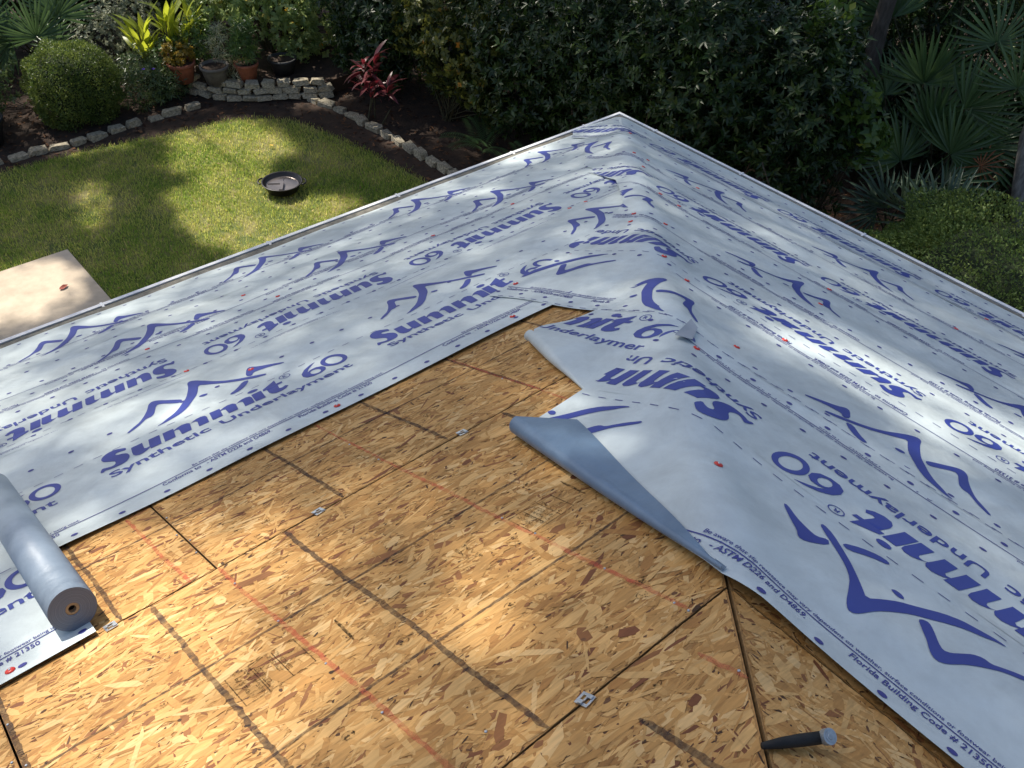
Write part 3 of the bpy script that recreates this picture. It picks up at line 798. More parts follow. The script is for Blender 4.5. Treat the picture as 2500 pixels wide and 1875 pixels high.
# rounded edge of the lobe that overhangs the boards
def lobe():
    ss = np.linspace(2.845, 3.40, 44); V = []
    for s in ss:
        t = float(RLt1(s)); top = float(RL.H(np.array(s), np.array(t))); r = max((top-.004)/2, .003)
        for k in range(11):
            th = math.pi/2-math.pi*k/10*1.05
            o = r*1.15*math.cos(th)
            V.append(ptR(np.array(s-o*.447), np.array(t+o*.894), np.array(.004+r+r*math.sin(th))))
    V = np.array(V); n = 11
    i = (np.arange(len(ss)-1)[:, None]*n+np.arange(n-1)[None]).ravel()
    link('rolled_edge', big_mesh('rolled_edge', V, np.c_[i, i+n, i+n+1, i+1], True), RL.root, M_film)
lobe()
# red cap nails pinning the sheets
cap = MB(); cap.lathe([(.0001, .0042), (.006, .0040), (.0125, .0022), (.0135, 0)], n=14); cap_me = cap.mesh('cap_nail', True); cap_me.materials.append(M_red)
hd_ = MB(); hd_.lathe([(.0001, .0066), (.0032, .0060), (.004, .0036)], n=8); hd_me = hd_.mesh('nail_head', True); hd_me.materials.append(M_steel)
def cap_nail(sh, s, t):
    p0 = sh.P(np.array([s]), np.array([t]), .0012)[0]
    ps = sh.P(np.array([s+.01]), np.array([t]), .0012)[0]; pt_ = sh.P(np.array([s]), np.array([t+.01]), .0012)[0]
    n = np.cross(ps-p0, pt_-p0); n /= np.linalg.norm(n)
    if n[2] < 0: n = -n
    o = bpy.data.objects.new('cap_nail', cap_me); COL.objects.link(o); o.parent = sh.root
    o.matrix_parent_inverse = Matrix.Translation(-Vector(sh.root.location))
    R = Vector(n).to_track_quat('Z', 'Y').to_matrix().to_4x4(); R.translation = Vector(p0); o.matrix_basis = R
    h = bpy.data.objects.new('nail_head', hd_me); COL.objects.link(h); h.parent = o
for sh, l in ((L1, [(4.59, 1.17), (4.59, 1.74), (3.93, .89), (3.84, 1.16), (2.81, 1.21), (2.06, 1.77), (2.19, 1.77), (2.19, 1.22)]),
              (L2, [(4.42, 2.11), (4.40, 2.88), (3.51, 2.86), (2.81, 2.46)]), (LC, [(5.714, 3.484)]),
              (RA, [(.59, .58), (3.55, .58)]), (RB, [(1.68, 1.13), (1.13, 1.18), (1.36, 1.35), (1.22, 1.13), (3.6, 1.23)]),
              (RC, [(2.25, 2.53), (1.88, 1.82), (2.04, 1.83), (2.18, 2.42), (2.36, 2.39), (3.11, 1.85), (3.25, 2.21), (2.237+.03, 3.40), (2.77, 2.93)]),
              (RL, [(2.98, 3.02), (3.51, 3.01), (3.52, 3.41)]), (RT, [(3.5, 3.66), (4.07, 4.34)])):
    for s, t in l: cap_nail(sh, s, t)

# roll of sheet
roll = empty('sheet_roll', tuple(ptL(5.522, 3.419, .06)), 'roll of grey-blue roof sheet with cardboard core lying at the left edge', 'sheet roll')
def roll_cyl(r0, r1, t0, t1, name, mat, smooth=True, wob=0.):
    mb = MB(); n = 40
    A, B = np.array(ptL(5.528, t0, .062+.012)), np.array(ptL(5.523, t1, .062+.012))
    ax = (B-A)/np.linalg.norm(B-A); x = np.cross(ax, nL); x /= np.linalg.norm(x); y = np.cross(ax, x)
    vs = []
    for c in (A, B):
        for r in (r0, r1):
            vs += [c+(x*math.cos(2*math.pi*k/n)+y*math.sin(2*math.pi*k/n))*r for k in range(n)]
    q = lambda a, k: a*n+k % n
    fs = []
    for k in range(n):
        fs += [(q(1, k), q(1, k+1), q(3, k+1), q(3, k)), (q(0, k+1), q(0, k), q(2, k), q(2, k+1))]
    ends = [(q(0, k), q(0, k+1), q(1, k+1), q(1, k)) for k in range(n)]+[(q(2, k+1), q(2, k), q(3, k), q(3, k+1)) for k in range(n)]
    mb.add(vs, fs+ends)
    me = mb.mesh(name, False)
    me.polygons.foreach_set('use_smooth', np.r_[np.ones(len(fs), bool), np.zeros(len(ends), bool)])
    return me, len(fs)
def ring_mat():
    m, t, b = mat_new('roll_end_rings')
    at = t.nodes.new('ShaderNodeAttribute'); at.attribute_name = 'rad'
    n = t.nodes.new('ShaderNodeTexNoise'); n.noise_dimensions = '1D'; n.inputs['Scale'].default_value = 900; n.inputs['Detail'].default_value = 3
    t.links.new(at.outputs['Fac'], n.inputs['W'])
    r = t.nodes.new('ShaderNodeValToRGB'); r.color_ramp.elements[0].position = .35; r.color_ramp.elements[1].position = .65
    r.color_ramp.elements[0].color = (.08, .098, .13, 1); r.color_ramp.elements[1].color = (.18, .215, .27, 1)
    t.links.new(n.outputs['Fac'], r.inputs[0]); t.links.new(r.outputs[0], b.inputs['Base Color']); b.inputs['Roughness'].default_value = .7
    return m
M_rollend = ring_mat()
me, k = roll_cyl(.0183, .062, 2.32, 3.462, 'wound_sheet', None); me.materials.append(film_mat('roll_film', (.30, .375, .455), .46, .5)); me.materials.append(M_rollend)
at_ = me.attributes.new('rad', 'FLOAT', 'POINT'); at_.data.foreach_set('value', np.tile(np.repeat([.0183, .062], 40), 2).astype(np.float32))
for i, pl in enumerate(me.polygons): pl.material_index = 0 if i < k else 1
link('wound_sheet', me, roll)
me, k = roll_cyl(.0105, .0180, 2.325, 3.459, 'cardboard_core', None); link('cardboard_core', me, roll, M_core)
me, k = roll_cyl(.0001, .0103, 2.34, 3.44, 'core_shadow_plug', None); link('core_shade_plug', me, roll, M_gapshade)  # solid plug, shade inside the core put into its colour

# black tapered tool with a round grey end, on the hedge-side boards
tool = empty('hand_tool', tuple(to3('R', (4.76, 4.98), .01)), 'short black tapered tool with round grey metal end lying beside the hip joint', 'tool')
mb = MB()
q0, q1 = np.array([4.763, 4.982]), np.array([4.708, 5.100])
pts = [to3('R', q0+(q1-q0)*f, h) for f, h in ((0, .026), (.35, .0205), (.7, .0145), (1., .0085))]
mb.tube(pts, [.0118, .0118, .0100, .0062], 16); mb.build('handle', M_black, tool, True)
mb = MB(); c0 = Vector(pts[0]); d = (Vector(pts[0]-pts[1]).normalized()*.55+(Vector(CAM)-c0).normalized()*.85).normalized()
c0 = c0+d*.0125+(Vector(pts[0]-pts[1]).normalized())*.002
mb.tube([c0-d*.006, c0+d*.007], [.0150, .0150], 20); mb.tube([c0+d*.0071, c0+d*.0082], [.0100, .0100], 18); mb.tube([c0+d*.0083, c0+d*.009], [.006, .0055], 14)
mb.build('striking_end', P_('dull_zinc', (.42, .46, .48), .4, metal=.6, noise=.15, scale=80), tool)

# ------------------------------------------------------------------ ground
mb = MB(); mb.add([(-300, -300, G-.012), (300, -300, G-.012), (300, 300, G-.012), (-300, 300, G-.012)], [(0, 1, 2, 3)])
tag(mb.build('ground', M_soil), kind='structure')
LB = [(-14, 7.55), (-3.45, 7.62), (-2.39, 7.58), (-1.69, 7.46), (-1.13, 7.36), (-.82, 7.33), (-.32, 7.25), (.08, 7.05), (.42, 6.71), (.56, 6.16), (.70, 5.43), (.82, 4.57), (.92, 3.5), (.95, -.3), (-14, -.3)]
mb = MB(); mb.add([(x, y, G-.006) for x, y in LB], [tuple(range(len(LB)-1, -1, -1))])
tag(mb.build('lawn', M_lawn), kind='structure')
mb = MB(); mb.box((-5.5, 4.0+.64-.02, G-.03), (4.08, 1.28, .14))
tag(mb.build('patio', M_patio), kind='structure')
def in_poly(x, y, poly):
    ins = np.zeros(len(x), bool); n = len(poly)
    for i in range(n):
        x0, y0 = poly[i]; x1, y1 = poly[(i+1) % n]
        c = ((y0 > y) != (y1 > y)) & (x < (x1-x0)*(y-y0)/(y1-y0+1e-12)+x0); ins ^= c
    return ins
# grass
n = 150000
gx = rng.uniform(-4.9, 1.1, n); gy = rng.uniform(2.6, 7.72, n)
jit = rng.normal(0, .05, (2, n))
ok = in_poly(gx+jit[0], gy+jit[1], LB) & ~((gx < -3.44) & (gy < 5.30) & (gy > 3.9))
patch = np.sin(gx*2.1+1.3)*np.sin(gy*1.7+.4)+.6*np.sin(gx*5.3+gy*3.1)+.4*np.sin(gx*9-gy*7)
ok &= rng.random(n) < np.clip(.75+.25*patch, .25, 1)
gx, gy, patch = gx[ok], gy[ok], patch[ok]; n = len(gx)
hh = rng.uniform(.018, .052, n); ang = rng.uniform(0, 2*np.pi, n); lean = rng.uniform(.2, 1.3, n)*hh
wd = rng.uniform(.0018, .0042, n)
bx, by = np.cos(ang), np.sin(ang)
b0 = np.c_[gx-by*wd, gy+bx*wd, np.full(n, G-.005)]; b1 = np.c_[gx+by*wd, gy-bx*wd, np.full(n, G-.005)]
m0 = np.c_[gx+bx*lean*.35-by*wd*.8, gy+by*lean*.35+bx*wd*.8, G+hh*.6]; m1 = np.c_[gx+bx*lean*.35+by*wd*.8, gy+by*lean*.35-bx*wd*.8, G+hh*.6]
tp = np.c_[gx+bx*lean, gy+by*lean, G+hh]
V = np.stack([b0, b1, m1, m0, tp], 1).reshape(-1, 3); i = np.arange(n)*5
tint = np.clip(.42-.16*patch+rng.normal(0, .2, n), 0, 1); tint[rng.random(n) < .06] = 1
M_grass = leaf_mat('grass_blades', (.11, .235, .024), (.56, .53, .16), .5, .45, spec=.25)
tag(link('grass', big_mesh('grass', V, [np.c_[i, i+1, i+2, i+3], np.c_[i+3, i+2, i+4]], tint=np.repeat(tint, 5)), None, M_grass), 'short patchy green lawn grass with dry spots', 'grass', kind='stuff')
# mulch chips and leaf litter on the beds
n = 16000
cx_ = rng.uniform(-4.5, 5.5, n); cy_ = rng.uniform(-2.5, 11, n)
ok = ~in_poly(cx_, cy_, LB) & ((cx_ > .2) | (cy_ > 6.9)); cx_, cy_ = cx_[ok], cy_[ok]; n = len(cx_)
an = rng.uniform(0, 2*np.pi, n); ln = rng.uniform(.012, .05, n); wn = ln*rng.uniform(.15, .5, n); tz = rng.uniform(-.4, .4, (n, 2))
ux = np.c_[np.cos(an), np.sin(an), tz[:, 0]]*ln[:, None]; vx = np.c_[-np.sin(an), np.cos(an), tz[:, 1]]*wn[:, None]
c = np.c_[cx_, cy_, G-.012+rng.uniform(.002, .02, n)]
V = np.stack([c-ux-vx*.4, c+ux*.2-vx, c+ux+vx*.2, c-ux*.3+vx], 1).reshape(-1, 3); i = np.arange(n)*4
M_chip = leaf_mat('mulch_chips', (.03, .013, .008), (.20, .10, .05), .9, 0.02, spec=.2)
tag(link('mulch', big_mesh('mulch', V, np.c_[i, i+1, i+2, i+3], tint=np.repeat(rng.random(n)**2, 4)), None, M_chip), 'brown bark mulch and leaf litter on the garden beds', 'mulch', kind='stuff')
n = 260
lx, ly = rng.uniform(-4.6, .8, n), rng.uniform(2.8, 7.6, n); ok = in_poly(lx, ly, LB) & ~((lx < -3.44) & (ly < 5.3)); lx, ly = lx[ok], ly[ok]; n = len(lx)
V, F = leaves(np.c_[lx, ly, G+rng.uniform(.02, .04, n)], np.c_[rng.normal(0, 1, (n, 2)), rng.normal(0, .15, n)], np.tile([0, 0, 1.], (n, 1))+rng.normal(0, .3, (n, 3)), rng.uniform(.02, .05, n), rng.uniform(.012, .028, n))
tag(link('leaf_litter', big_mesh('leaf_litter', V, F, tint=np.repeat(rng.random(n), 5)), None, leaf_mat('litter_leaf', (.14, .07, .03), (.45, .33, .12), .7, .1)), 'small dry leaves scattered over the lawn', 'leaf litter', kind='stuff')
# fallen leaves
def fallen(x, y, z, r, colr, label):
    mb = MB(); k = random.uniform(0, 6)
    pl = [(1, 0, .15), (.5, .45, .1), (-.3, .5, .2), (-1, .1, .1), (-.35, -.4, .3), (.45, -.45, .15), (0, 0, .02)]
    vs = [(x+r*(a*math.cos(k)-b*math.sin(k)), y+r*(a*math.sin(k)+b*math.cos(k)), z+.008+r*h) for a, b, h in pl]
    mb.add(vs, [(6, i, (i+1) % 6) for i in range(6)])
    tag(mb.build('fallen_leaf', P_('fallen_leaf_'+label.split()[0], colr, .7, noise=.3, scale=60)), label, 'leaf')
fallen(-3.78, 4.52, G+.04, .06, (.26, .055, .03), 'red-brown fallen leaf on the patio slab')
fallen(-.28, 6.15, G+.03, .035, (.7, .45, .05), 'yellow fallen leaf on the sunlit lawn')

# ------------------------------------------------------------------ stones
def stone_mesh(seed):
    r = random.Random(seed)
    bm = bmesh.new(); bmesh.ops.create_cube(bm, size=1)
    bmesh.ops.bevel(bm, geom=bm.edges[:], offset=.13, segments=1, affect='EDGES')
    for v in bm.verts: v.co += Vector((r.uniform(-.11, .11), r.uniform(-.12, .12), r.uniform(-.10, .10)))
    me = bpy.data.meshes.new('stone'); bm.to_mesh(me); bm.free(); me.materials.append(M_stone); return me
STN = [stone_mesh(k) for k in range(6)]
def stone(parent, c, d, rz):
    o = bpy.data.objects.new('stone', random.choice(STN)); COL.objects.link(o); o.parent = parent
    o.matrix_parent_inverse = Matrix.Translation(-Vector(parent.location))
    o.location = c; o.scale = d; o.rotation_euler = (random.uniform(-.14, .14), random.uniform(-.12, .12), rz+random.uniform(-.16, .16))
def along(pl, step):
    pl = [Vector(q) for q in pl]; out = []; carry = 0
    for a, b in zip(pl, pl[1:]):
        L = (b-a).length; d = carry
        while d < L:
            out.append((a+(b-a)*(d/L), math.atan2((b-a).y, (b-a).x))); d += step*random.uniform(.9, 1.12)
        carry = d-L
    return out
ed = empty('stone_edging', (-2, 7.9, G), 'row of flat stones edging the bed behind the lawn under the round shrub', 'stone edging')
for q, r in along([(-4.6, 7.90), (-3.35, 7.93), (-2.34, 7.86), (-1.66, 7.93), (-1.03, 7.95), (-.55, 7.98)], .29):
    stone(ed, (q.x, q.y+random.uniform(-.02, .02), G+.005+random.uniform(-.03, .015)), (.27*random.uniform(.65, 1.05), .13*random.uniform(.85, 1.2), .11), r)
ed = empty('stone_edging', (1.2, 5.4, G), 'row of mossy stones edging the hedge bed beside the red-leaved plant', 'stone edging')
for q, r in along([(1.0, 7.12), (1.14, 6.66), (1.19, 6.04), (1.23, 5.36), (1.26, 4.8), (1.28, 4.26), (1.31, 3.6), (1.33, 2.2), (1.34, 1.0)], .27):
    stone(ed, (q.x+random.uniform(-.02, .02), q.y, G+.01+random.uniform(-.03, .02)), (.25*random.uniform(.7, 1.1), .14*random.uniform(.85, 1.2), .12), r)
wallp = [(-.42, 8.62), (-.33, 8.43), (-.17, 8.09), (.15, 7.74), (.45, 7.55), (.72, 7.42), (1.02, 7.22), (1.25, 7.12)]
wl_ = empty('stone_wall', (.3, 7.8, G), 'low curved dry-stone wall in front of the flower pots', 'stone wall')
for c in range(3):
    off = [(x+.02*c, y+.035*c) for x, y in wallp]
    q0 = along([(off[0][0]+(.1 if c % 2 else 0), off[0][1]-(.12 if c % 2 else 0))]+off[1:], .235)
    for q, r in q0:
        if c == 2 and random.random() < .18: continue
        stone(wl_, (q.x, q.y, G+.045+c*.088), (.225*random.uniform(.8, 1.02), .15*random.uniform(.85, 1.15), .084*random.uniform(.9, 1.08)), r)
mb = MB()
sp = [(x+.03, y+.08) for x, y in wallp]+[(2.6, 7.3), (2.6, 10.2), (-.9, 10.2), (-.8, 8.9)]
mb.add([(x, y, G+.2) for x, y in sp]+[(x, y, G-.02) for x, y in sp], [tuple(range(len(sp)))]+[(i, (i+1) % len(sp), (i+1) % len(sp)+len(sp), i+len(sp)) for i in range(len(sp))])
tag(mb.build('planter_soil', M_soil), kind='structure')

# ------------------------------------------------------------------ pan on the lawn
pc = Vector((-.755, 5.005, G))
pan = empty('round_pan', pc, 'round black pan with a divided grey inner plate lying on the lawn', 'pan')
mb = MB(); mb.lathe([(.001, .012), (.17, .012), (.20, .03), (.234, .130), (.260, .138), (.264, .147), (.255, .151), (.238, .143), (.216, .083), (.001, .08)], pc, 48)
mb.build('bowl', M_pan, pan, True)
mb = MB(); mb.lathe([(.001, .094), (.195, .094), (.207, .099), (.21, .086), (.001, .084)], pc, 40); mb.build('inner_plate', M_panin, pan)
mb = MB(); R = Matrix.Rotation(math.atan2(-.60, -.42), 3, 'Z')
mb.box(pc+R @ Vector((.085, 0, .112)), (.21, .045, .040), R); mb.box(pc+R @ Vector((-.11, 0, .099)), (.16, .006, .012), R); mb.box(pc+R @ Vector((-.02, -.10, .099)), (.006, .18, .010), R)
mb.build('divider', M_panin, pan)
for sgn in (1, -1):
    mb = MB(); dx = Vector((.72*sgn, -.55*sgn, 0)).normalized(); px = Vector((-dx.y, dx.x, 0))
    pts = [pc+dx*(.262+.045*math.sin(math.pi*k/8))+px*(.075*math.cos(math.pi*k/8))+Vector((0, 0, .141)) for k in range(9)]
    mb.tube(pts, .011, 6); mb.build('handle', M_pan, pan, True)

# ------------------------------------------------------------------ foliage
def rdir(n): return norm(rng.normal(0, 1, (n, 3)))
def crown(name, blobs, ns, per, L, W, mat, parent, open_=(.7, 1.3), upb=.3, shell=.45, drp=.2, tint_f=None, top_bias=0., fold=.22):
    """blobs: (cx,cy,cz,rx,ry,rz)"""
    bl = np.array(blobs, float); vol = (bl[:, 3]*bl[:, 4]+bl[:, 4]*bl[:, 5]+bl[:, 3]*bl[:, 5])
    k = rng.choice(len(bl), ns, p=vol/vol.sum()); u = rdir(ns)
    if top_bias: u[:, 2] = np.where(rng.random(ns) < top_bias, np.abs(u[:, 2]), u[:, 2])
    rad = 1-shell*rng.random(ns)**1.8
    rad = rad*(1+.13*np.sin(u[:, 0]*7+k*1.7)*np.sin(u[:, 1]*6+k)+.1*np.sin(u[:, 2]*9+k*2.3))
    C = bl[k, :3]+u*bl[k, 3:]*rad[:, None]
    ok = C[:, 2] > G+.03; C, u, k = C[ok], u[ok], k[ok]; ns = len(C)
    ax = norm(u*(1-upb)+np.array([0, 0, 1])*upb+rng.normal(0, .3, (ns, 3)))
    a1 = norm(np.cross(ax, rdir(ns))); a2 = np.cross(ax, a1)
    th = (np.arange(per)[None]*2.4+rng.uniform(0, 6.28, (ns, 1)))
    op = rng.uniform(*open_, (ns, per))
    D = ax[:, None]*np.cos(op)[..., None]+(a1[:, None]*np.cos(th)[..., None]+a2[:, None]*np.sin(th)[..., None])*np.sin(op)[..., None]
    Pp = C[:, None]+ax[:, None]*(rng.uniform(-.5, .25, (ns, per))*L)[..., None]
    N = np.repeat(ax[:, None], per, 1)+rng.normal(0, .25, (ns, per, 3))
    n = ns*per; sc = rng.uniform(.65, 1.2, n)
    V, F = leaves(Pp.reshape(-1, 3), D.reshape(-1, 3), N.reshape(-1, 3), L*sc, W*sc*rng.uniform(.8, 1.15, n), fold, drp)
    tint = np.clip(np.repeat(rng.normal(.42, .18, ns), per)+rng.normal(0, .14, n), 0, 1)
    if tint_f is not None: tint = tint_f(np.repeat(C, per, 0), tint)
    return link(name, big_mesh(name, V, F, tint=np.repeat(tint, 5)), parent, mat, 'stuff')

def stems(parent, base, tops, r=.02, mat=None, name='stem'):
    mb = MB()
    for tpt in tops:
        b = Vector(base)+Vector((random.uniform(-.08, .08), random.uniform(-.08, .08), 0)); t = Vector(tpt)
        mid = (b+t)/2+Vector((random.uniform(-.15, .15), random.uniform(-.15, .15), .1))
        mb.tube([b, b*.5+mid*.5, mid, mid*.45+t*.55, t], [r, r*.85, r*.7, r*.5, r*.25], 6, False)
    return mb.build(name, mat or M_stem, parent, True)

M_dark = leaf_mat('dark_hedge_leaf', (.009, .026, .006), (.036, .070, .015), .40, .14, c3=(.12, .18, .04), spec=.42)
M_dark2 = leaf_mat('olive_hedge_leaf', (.016, .032, .007), (.058, .082, .016), .42, .18, c3=(.30, .20, .03), spec=.3)
M_vine = leaf_mat('yellow_green_vine_leaf', (.035, .055, .012), (.15, .16, .03), .45, .3, c3=(.55, .25, .03))
M_lite = leaf_mat('grey_green_heart_leaf', (.11, .18, .055), (.36, .44, .18), .30, .34, c3=(.55, .36, .03))
M_silver = leaf_mat('silvery_leaf', (.12, .15, .09), (.36, .38, .27), .5, .25)
M_clip = leaf_mat('clipped_shrub_leaf', (.045, .09, .018), (.17, .22, .05), .42, .3, spec=.4)
M_clip2 = leaf_mat('clipped_hedge_leaf', (.08, .14, .030), (.22, .29, .075), .5, .2, spec=.3)
M_palm = leaf_mat('palmetto_leaf', (.03, .07, .022), (.10, .18, .065), .38, .25)
M_palmb = leaf_mat('bluish_palmetto_leaf', (.04, .075, .045), (.11, .17, .10), .38, .2)
M_dead = leaf_mat('dead_palm_leaf', (.16, .055, .02), (.35, .14, .05), .7, .15)
M_ging = None
M_cord = leaf_mat('red_cordyline_leaf', (.05, .010, .014), (.22, .055, .06), .34, .2, tcol=(.35, .03, .05))
M_pot = leaf_mat('pot_plant_leaf', (.035, .085, .02), (.12, .20, .05), .4, .3)
M_flow = leaf_mat('border_leaf', (.03, .065, .022), (.13, .18, .07), .28, .25)
M_oak = leaf_mat('oak_leaf', (.02, .04, .01), (.06, .10, .02), .5, .2)

def shrub(name, label, cat, base, blobs, ns, per, L, W, mat, group=None, stem_r=.022, **kw):
    t = empty(name, (base[0], base[1], G), label, cat, group)
    crown('foliage', blobs, ns, per, L, W, mat, t, **kw)
    stems(t, (base[0], base[1], G), [tuple(np.array(b[:3])+rng.normal(0, .25, 3)*np.array(b[3:])) for b in blobs for _ in range(4)], stem_r)
    return t

# clipped round shrub (left)
def clipped(name, label, c, r, n, L, W, mat, pw=2.6, cat='shrub'):
    t = empty(name, (c[0], c[1], G), label, cat)
    u = rdir(n*2); u = u[u[:, 2] > -.75][:n]; n = len(u)
    k = (np.abs(u)**pw).sum(1)**(-1/pw)
    rad = k*(1-.16*rng.random(n)**1.6)*(1+.055*np.sin(u[:, 0]*9)*np.sin(u[:, 1]*8+1)+.045*np.sin(u[:, 2]*11+u[:, 0]*6)+np.where(rng.random(n) < .012, .10, 0))
    C = np.array(c)+u*rad[:, None]*np.array(r)
    D = norm(u+rng.normal(0, .65, (n, 3))+np.array([0, 0, .25])); N = norm(u+rng.normal(0, .5, (n, 3)))
    V, F = leaves(C, D, N, rng.uniform(.6, 1.25, n)*L, rng.uniform(.7, 1.2, n)*W)
    tint = np.clip(.4+.22*np.sin(u[:, 0]*8+2)*np.sin(u[:, 1]*9)+rng.normal(0, .2, n), 0, 1)
    link('foliage', big_mesh('foliage', V, F, tint=np.repeat(tint, 5)), t, mat, 'stuff')
    # solid core, its dark colour standing for shade among the twigs
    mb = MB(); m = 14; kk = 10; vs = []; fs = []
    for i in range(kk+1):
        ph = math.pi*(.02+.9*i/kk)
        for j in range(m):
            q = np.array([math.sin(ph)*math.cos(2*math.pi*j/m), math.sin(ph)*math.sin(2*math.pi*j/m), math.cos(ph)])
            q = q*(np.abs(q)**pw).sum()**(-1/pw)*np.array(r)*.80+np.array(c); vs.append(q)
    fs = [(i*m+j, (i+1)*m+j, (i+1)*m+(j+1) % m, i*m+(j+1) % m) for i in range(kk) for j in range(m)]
    mb.add(vs, fs); mb.build('shade_core', M_twigshade, t)
    return t
M_twigshade = P_('twig_shadow', (.022, .034, .010), .95, noise=.5, scale=30)
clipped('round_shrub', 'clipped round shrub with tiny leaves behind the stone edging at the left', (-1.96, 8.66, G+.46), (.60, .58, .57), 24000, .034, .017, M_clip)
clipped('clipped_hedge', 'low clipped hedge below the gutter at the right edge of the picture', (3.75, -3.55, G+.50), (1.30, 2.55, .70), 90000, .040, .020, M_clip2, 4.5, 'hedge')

# left garden
shrub('leafy_shrub', 'dark leafy shrub at the far left beside the round shrub', 'shrub', (-3.1, 9.1), [(-3.1, 9.1, G+.75, .55, .5, .7), (-3.5, 9.6, G+.9, .6, .5, .8)], 700, 8, .075, .03, M_flow)
shrub('silver_shrub', 'silvery small-leaved shrub between the fan palms and the ginger', 'shrub', (-.85, 9.9), [(-.95, 9.9, G+.55, .5, .45, .6), (-.45, 10.1, G+.75, .45, .4, .6)], 1000, 7, .05, .026, M_silver)
shrub('border_plant', 'low narrow-leaved border plant with two purple flowers beside the round shrub', 'plant', (-1.05, 8.40), [(-1.05, 8.42, G+.28, .40, .3, .36), (-.72, 8.38, G+.22, .3, .22, .28), (-.95, 8.75, G+.45, .3, .25, .3)], 620, 7, .085, .016, M_flow, stem_r=.008)
fl = bpy.data.objects['border_plant']
for x, y, z in ((-1.08, 8.22, G+.62), (-.93, 8.24, G+.58)):
    mb = MB()
    for k in range(5):
        a = k*1.257; d = Vector((math.cos(a), math.sin(a), .35)); s = Vector((-math.sin(a), math.cos(a), 0))
        c = Vector((x, y, z)); mb.add([c, c+d*.014+s*.011, c+d*.028+Vector((0, 0, .004)), c+d*.014-s*.011], [(0, 1, 2, 3)])
    mb.build('purple_flower', P_('purple_petal', (.16, .05, .55), .6, noise=.2), fl)

# fan palms
def frond_mesh(nbl, span, L, mat, drp=.12, petiole=.5, seed=0):
    """hub at origin, fan opens along +Y in the XY plane (normal +Z); petiole runs to -Y"""
    th = np.linspace(-span/2, span/2, nbl)+rng.normal(0, .02, nbl)
    D = np.c_[np.sin(th), np.cos(th), .12*np.cos(th*2)-.05+rng.normal(0, .05, nbl)]
    N = np.tile([0, 0, 1.], (nbl, 1))+rng.normal(0, .15, (nbl, 3))
    ln = L*(1-.22*(np.abs(th)/(span/2))**2)*rng.uniform(.9, 1.06, nbl); wd = np.full(nbl, L*.062)
    D = norm(D); N = norm(N-D*(N*D).sum(-1, keepdims=True)); S = np.cross(D, N)
    rows_ = []
    for f, wf in ((.03, .25), (.3, .8), (.6, 1.), (.82, .62), (1., .03)):
        c = D*(ln*f)[:, None]-np.array([0, 0, 1.])*(drp*ln*f**3)[:, None]
        wv = (wd*wf/2)[:, None]
        rows_ += [c+S*wv+N*wv*.7, c-N*wv*.0, c-S*wv+N*wv*.7]
    V = np.stack(rows_, 1).reshape(-1, 3); i = np.arange(nbl)*15
    F = np.concatenate([np.c_[i+3*r+c, i+3*r+c+1, i+3*(r+1)+c+1, i+3*(r+1)+c] for r in range(4) for c in (0, 1)])
    tint = np.repeat(np.clip(rng.normal(.45, .2, nbl), 0, 1), 15)
    mb = MB(); mb.tube([(0, .02, 0), (0, -petiole*.5, -.03), (0, -petiole, -.10)], [.006, .007, .010], 5)
    nb = len(V); V = np.r_[V, np.array(mb.v)]; tint = np.r_[tint, np.full(len(mb.v), .7)]
    quads = [q for q in mb.f if len(q) == 4]
    me = big_mesh('frond', V, np.r_[F, np.array(quads)+nb], tint=tint); me.materials.append(mat); return me
def place_frond(parent, me, hub, toward, nrm, roll=0.):
    y = Vector(toward).normalized(); z = Vector(nrm); z = (z-y*z.dot(y)).normalized(); x = y.cross(z)
    o = bpy.data.objects.new('frond', me); COL.objects.link(o); o.parent = parent
    o.matrix_parent_inverse = Matrix.Translation(-Vector(parent.location))
    o.matrix_basis = Matrix(((x.x, y.x, z.x, hub[0]), (x.y, y.y, z.y, hub[1]), (x.z, y.z, z.z, hub[2]), (0, 0, 0, 1)))
FR = [frond_mesh(26, 3.5, .68, M_palm), frond_mesh(22, 4.3, .60, M_palm, .25), frond_mesh(28, 3.2, .72, M_palm, .08)]
FRB = [frond_mesh(16, 3.6, .60, M_palmb, .35, .25), frond_mesh(14, 3.0, .55, M_palmb, .3, .25)]
FRD = [frond_mesh(14, 4.5, .30, M_dead, .4, .3)]
VIEW = Vector((-.55, -.6, .55))
def palm(label, base, fr, group=None, protos=None):
    t = empty('fan_palm', (base[0], base[1], G), label, 'palm', group)
    mb = MB()
    for hub, tow, nr in fr: mb.tube([(base[0], base[1], G), (hub[0]*.3+base[0]*.7, hub[1]*.3+base[1]*.7, hub[2]*.5+G*.5), hub], [.02, .014, .008], 5, False)
    mb.build('stalk', M_stem, t, True)
    for i, (hub, tow, nr) in enumerate(fr):
        place_frond(t, random.choice(protos or FR), hub, tow, nr)
    return t
palm('fan palm with spiky sunlit fronds at the top left behind the round shrub', (-1.8, 10.5), [((-1.95, 9.9, -1.95), (-.1, .1, 1), (-.35, -.8, .3)), ((-1.58, 9.9, -1.72), (.15, .1, 1), (-.5, -.7, .3)), ((-1.75, 10.0, -2.2), (.7, -.1, .4), VIEW), ((-2.5, 10.1, -1.7), (-.5, .2, .8), VIEW), ((-2.2, 10.4, -2.1), (-.9, .1, .3), VIEW)])
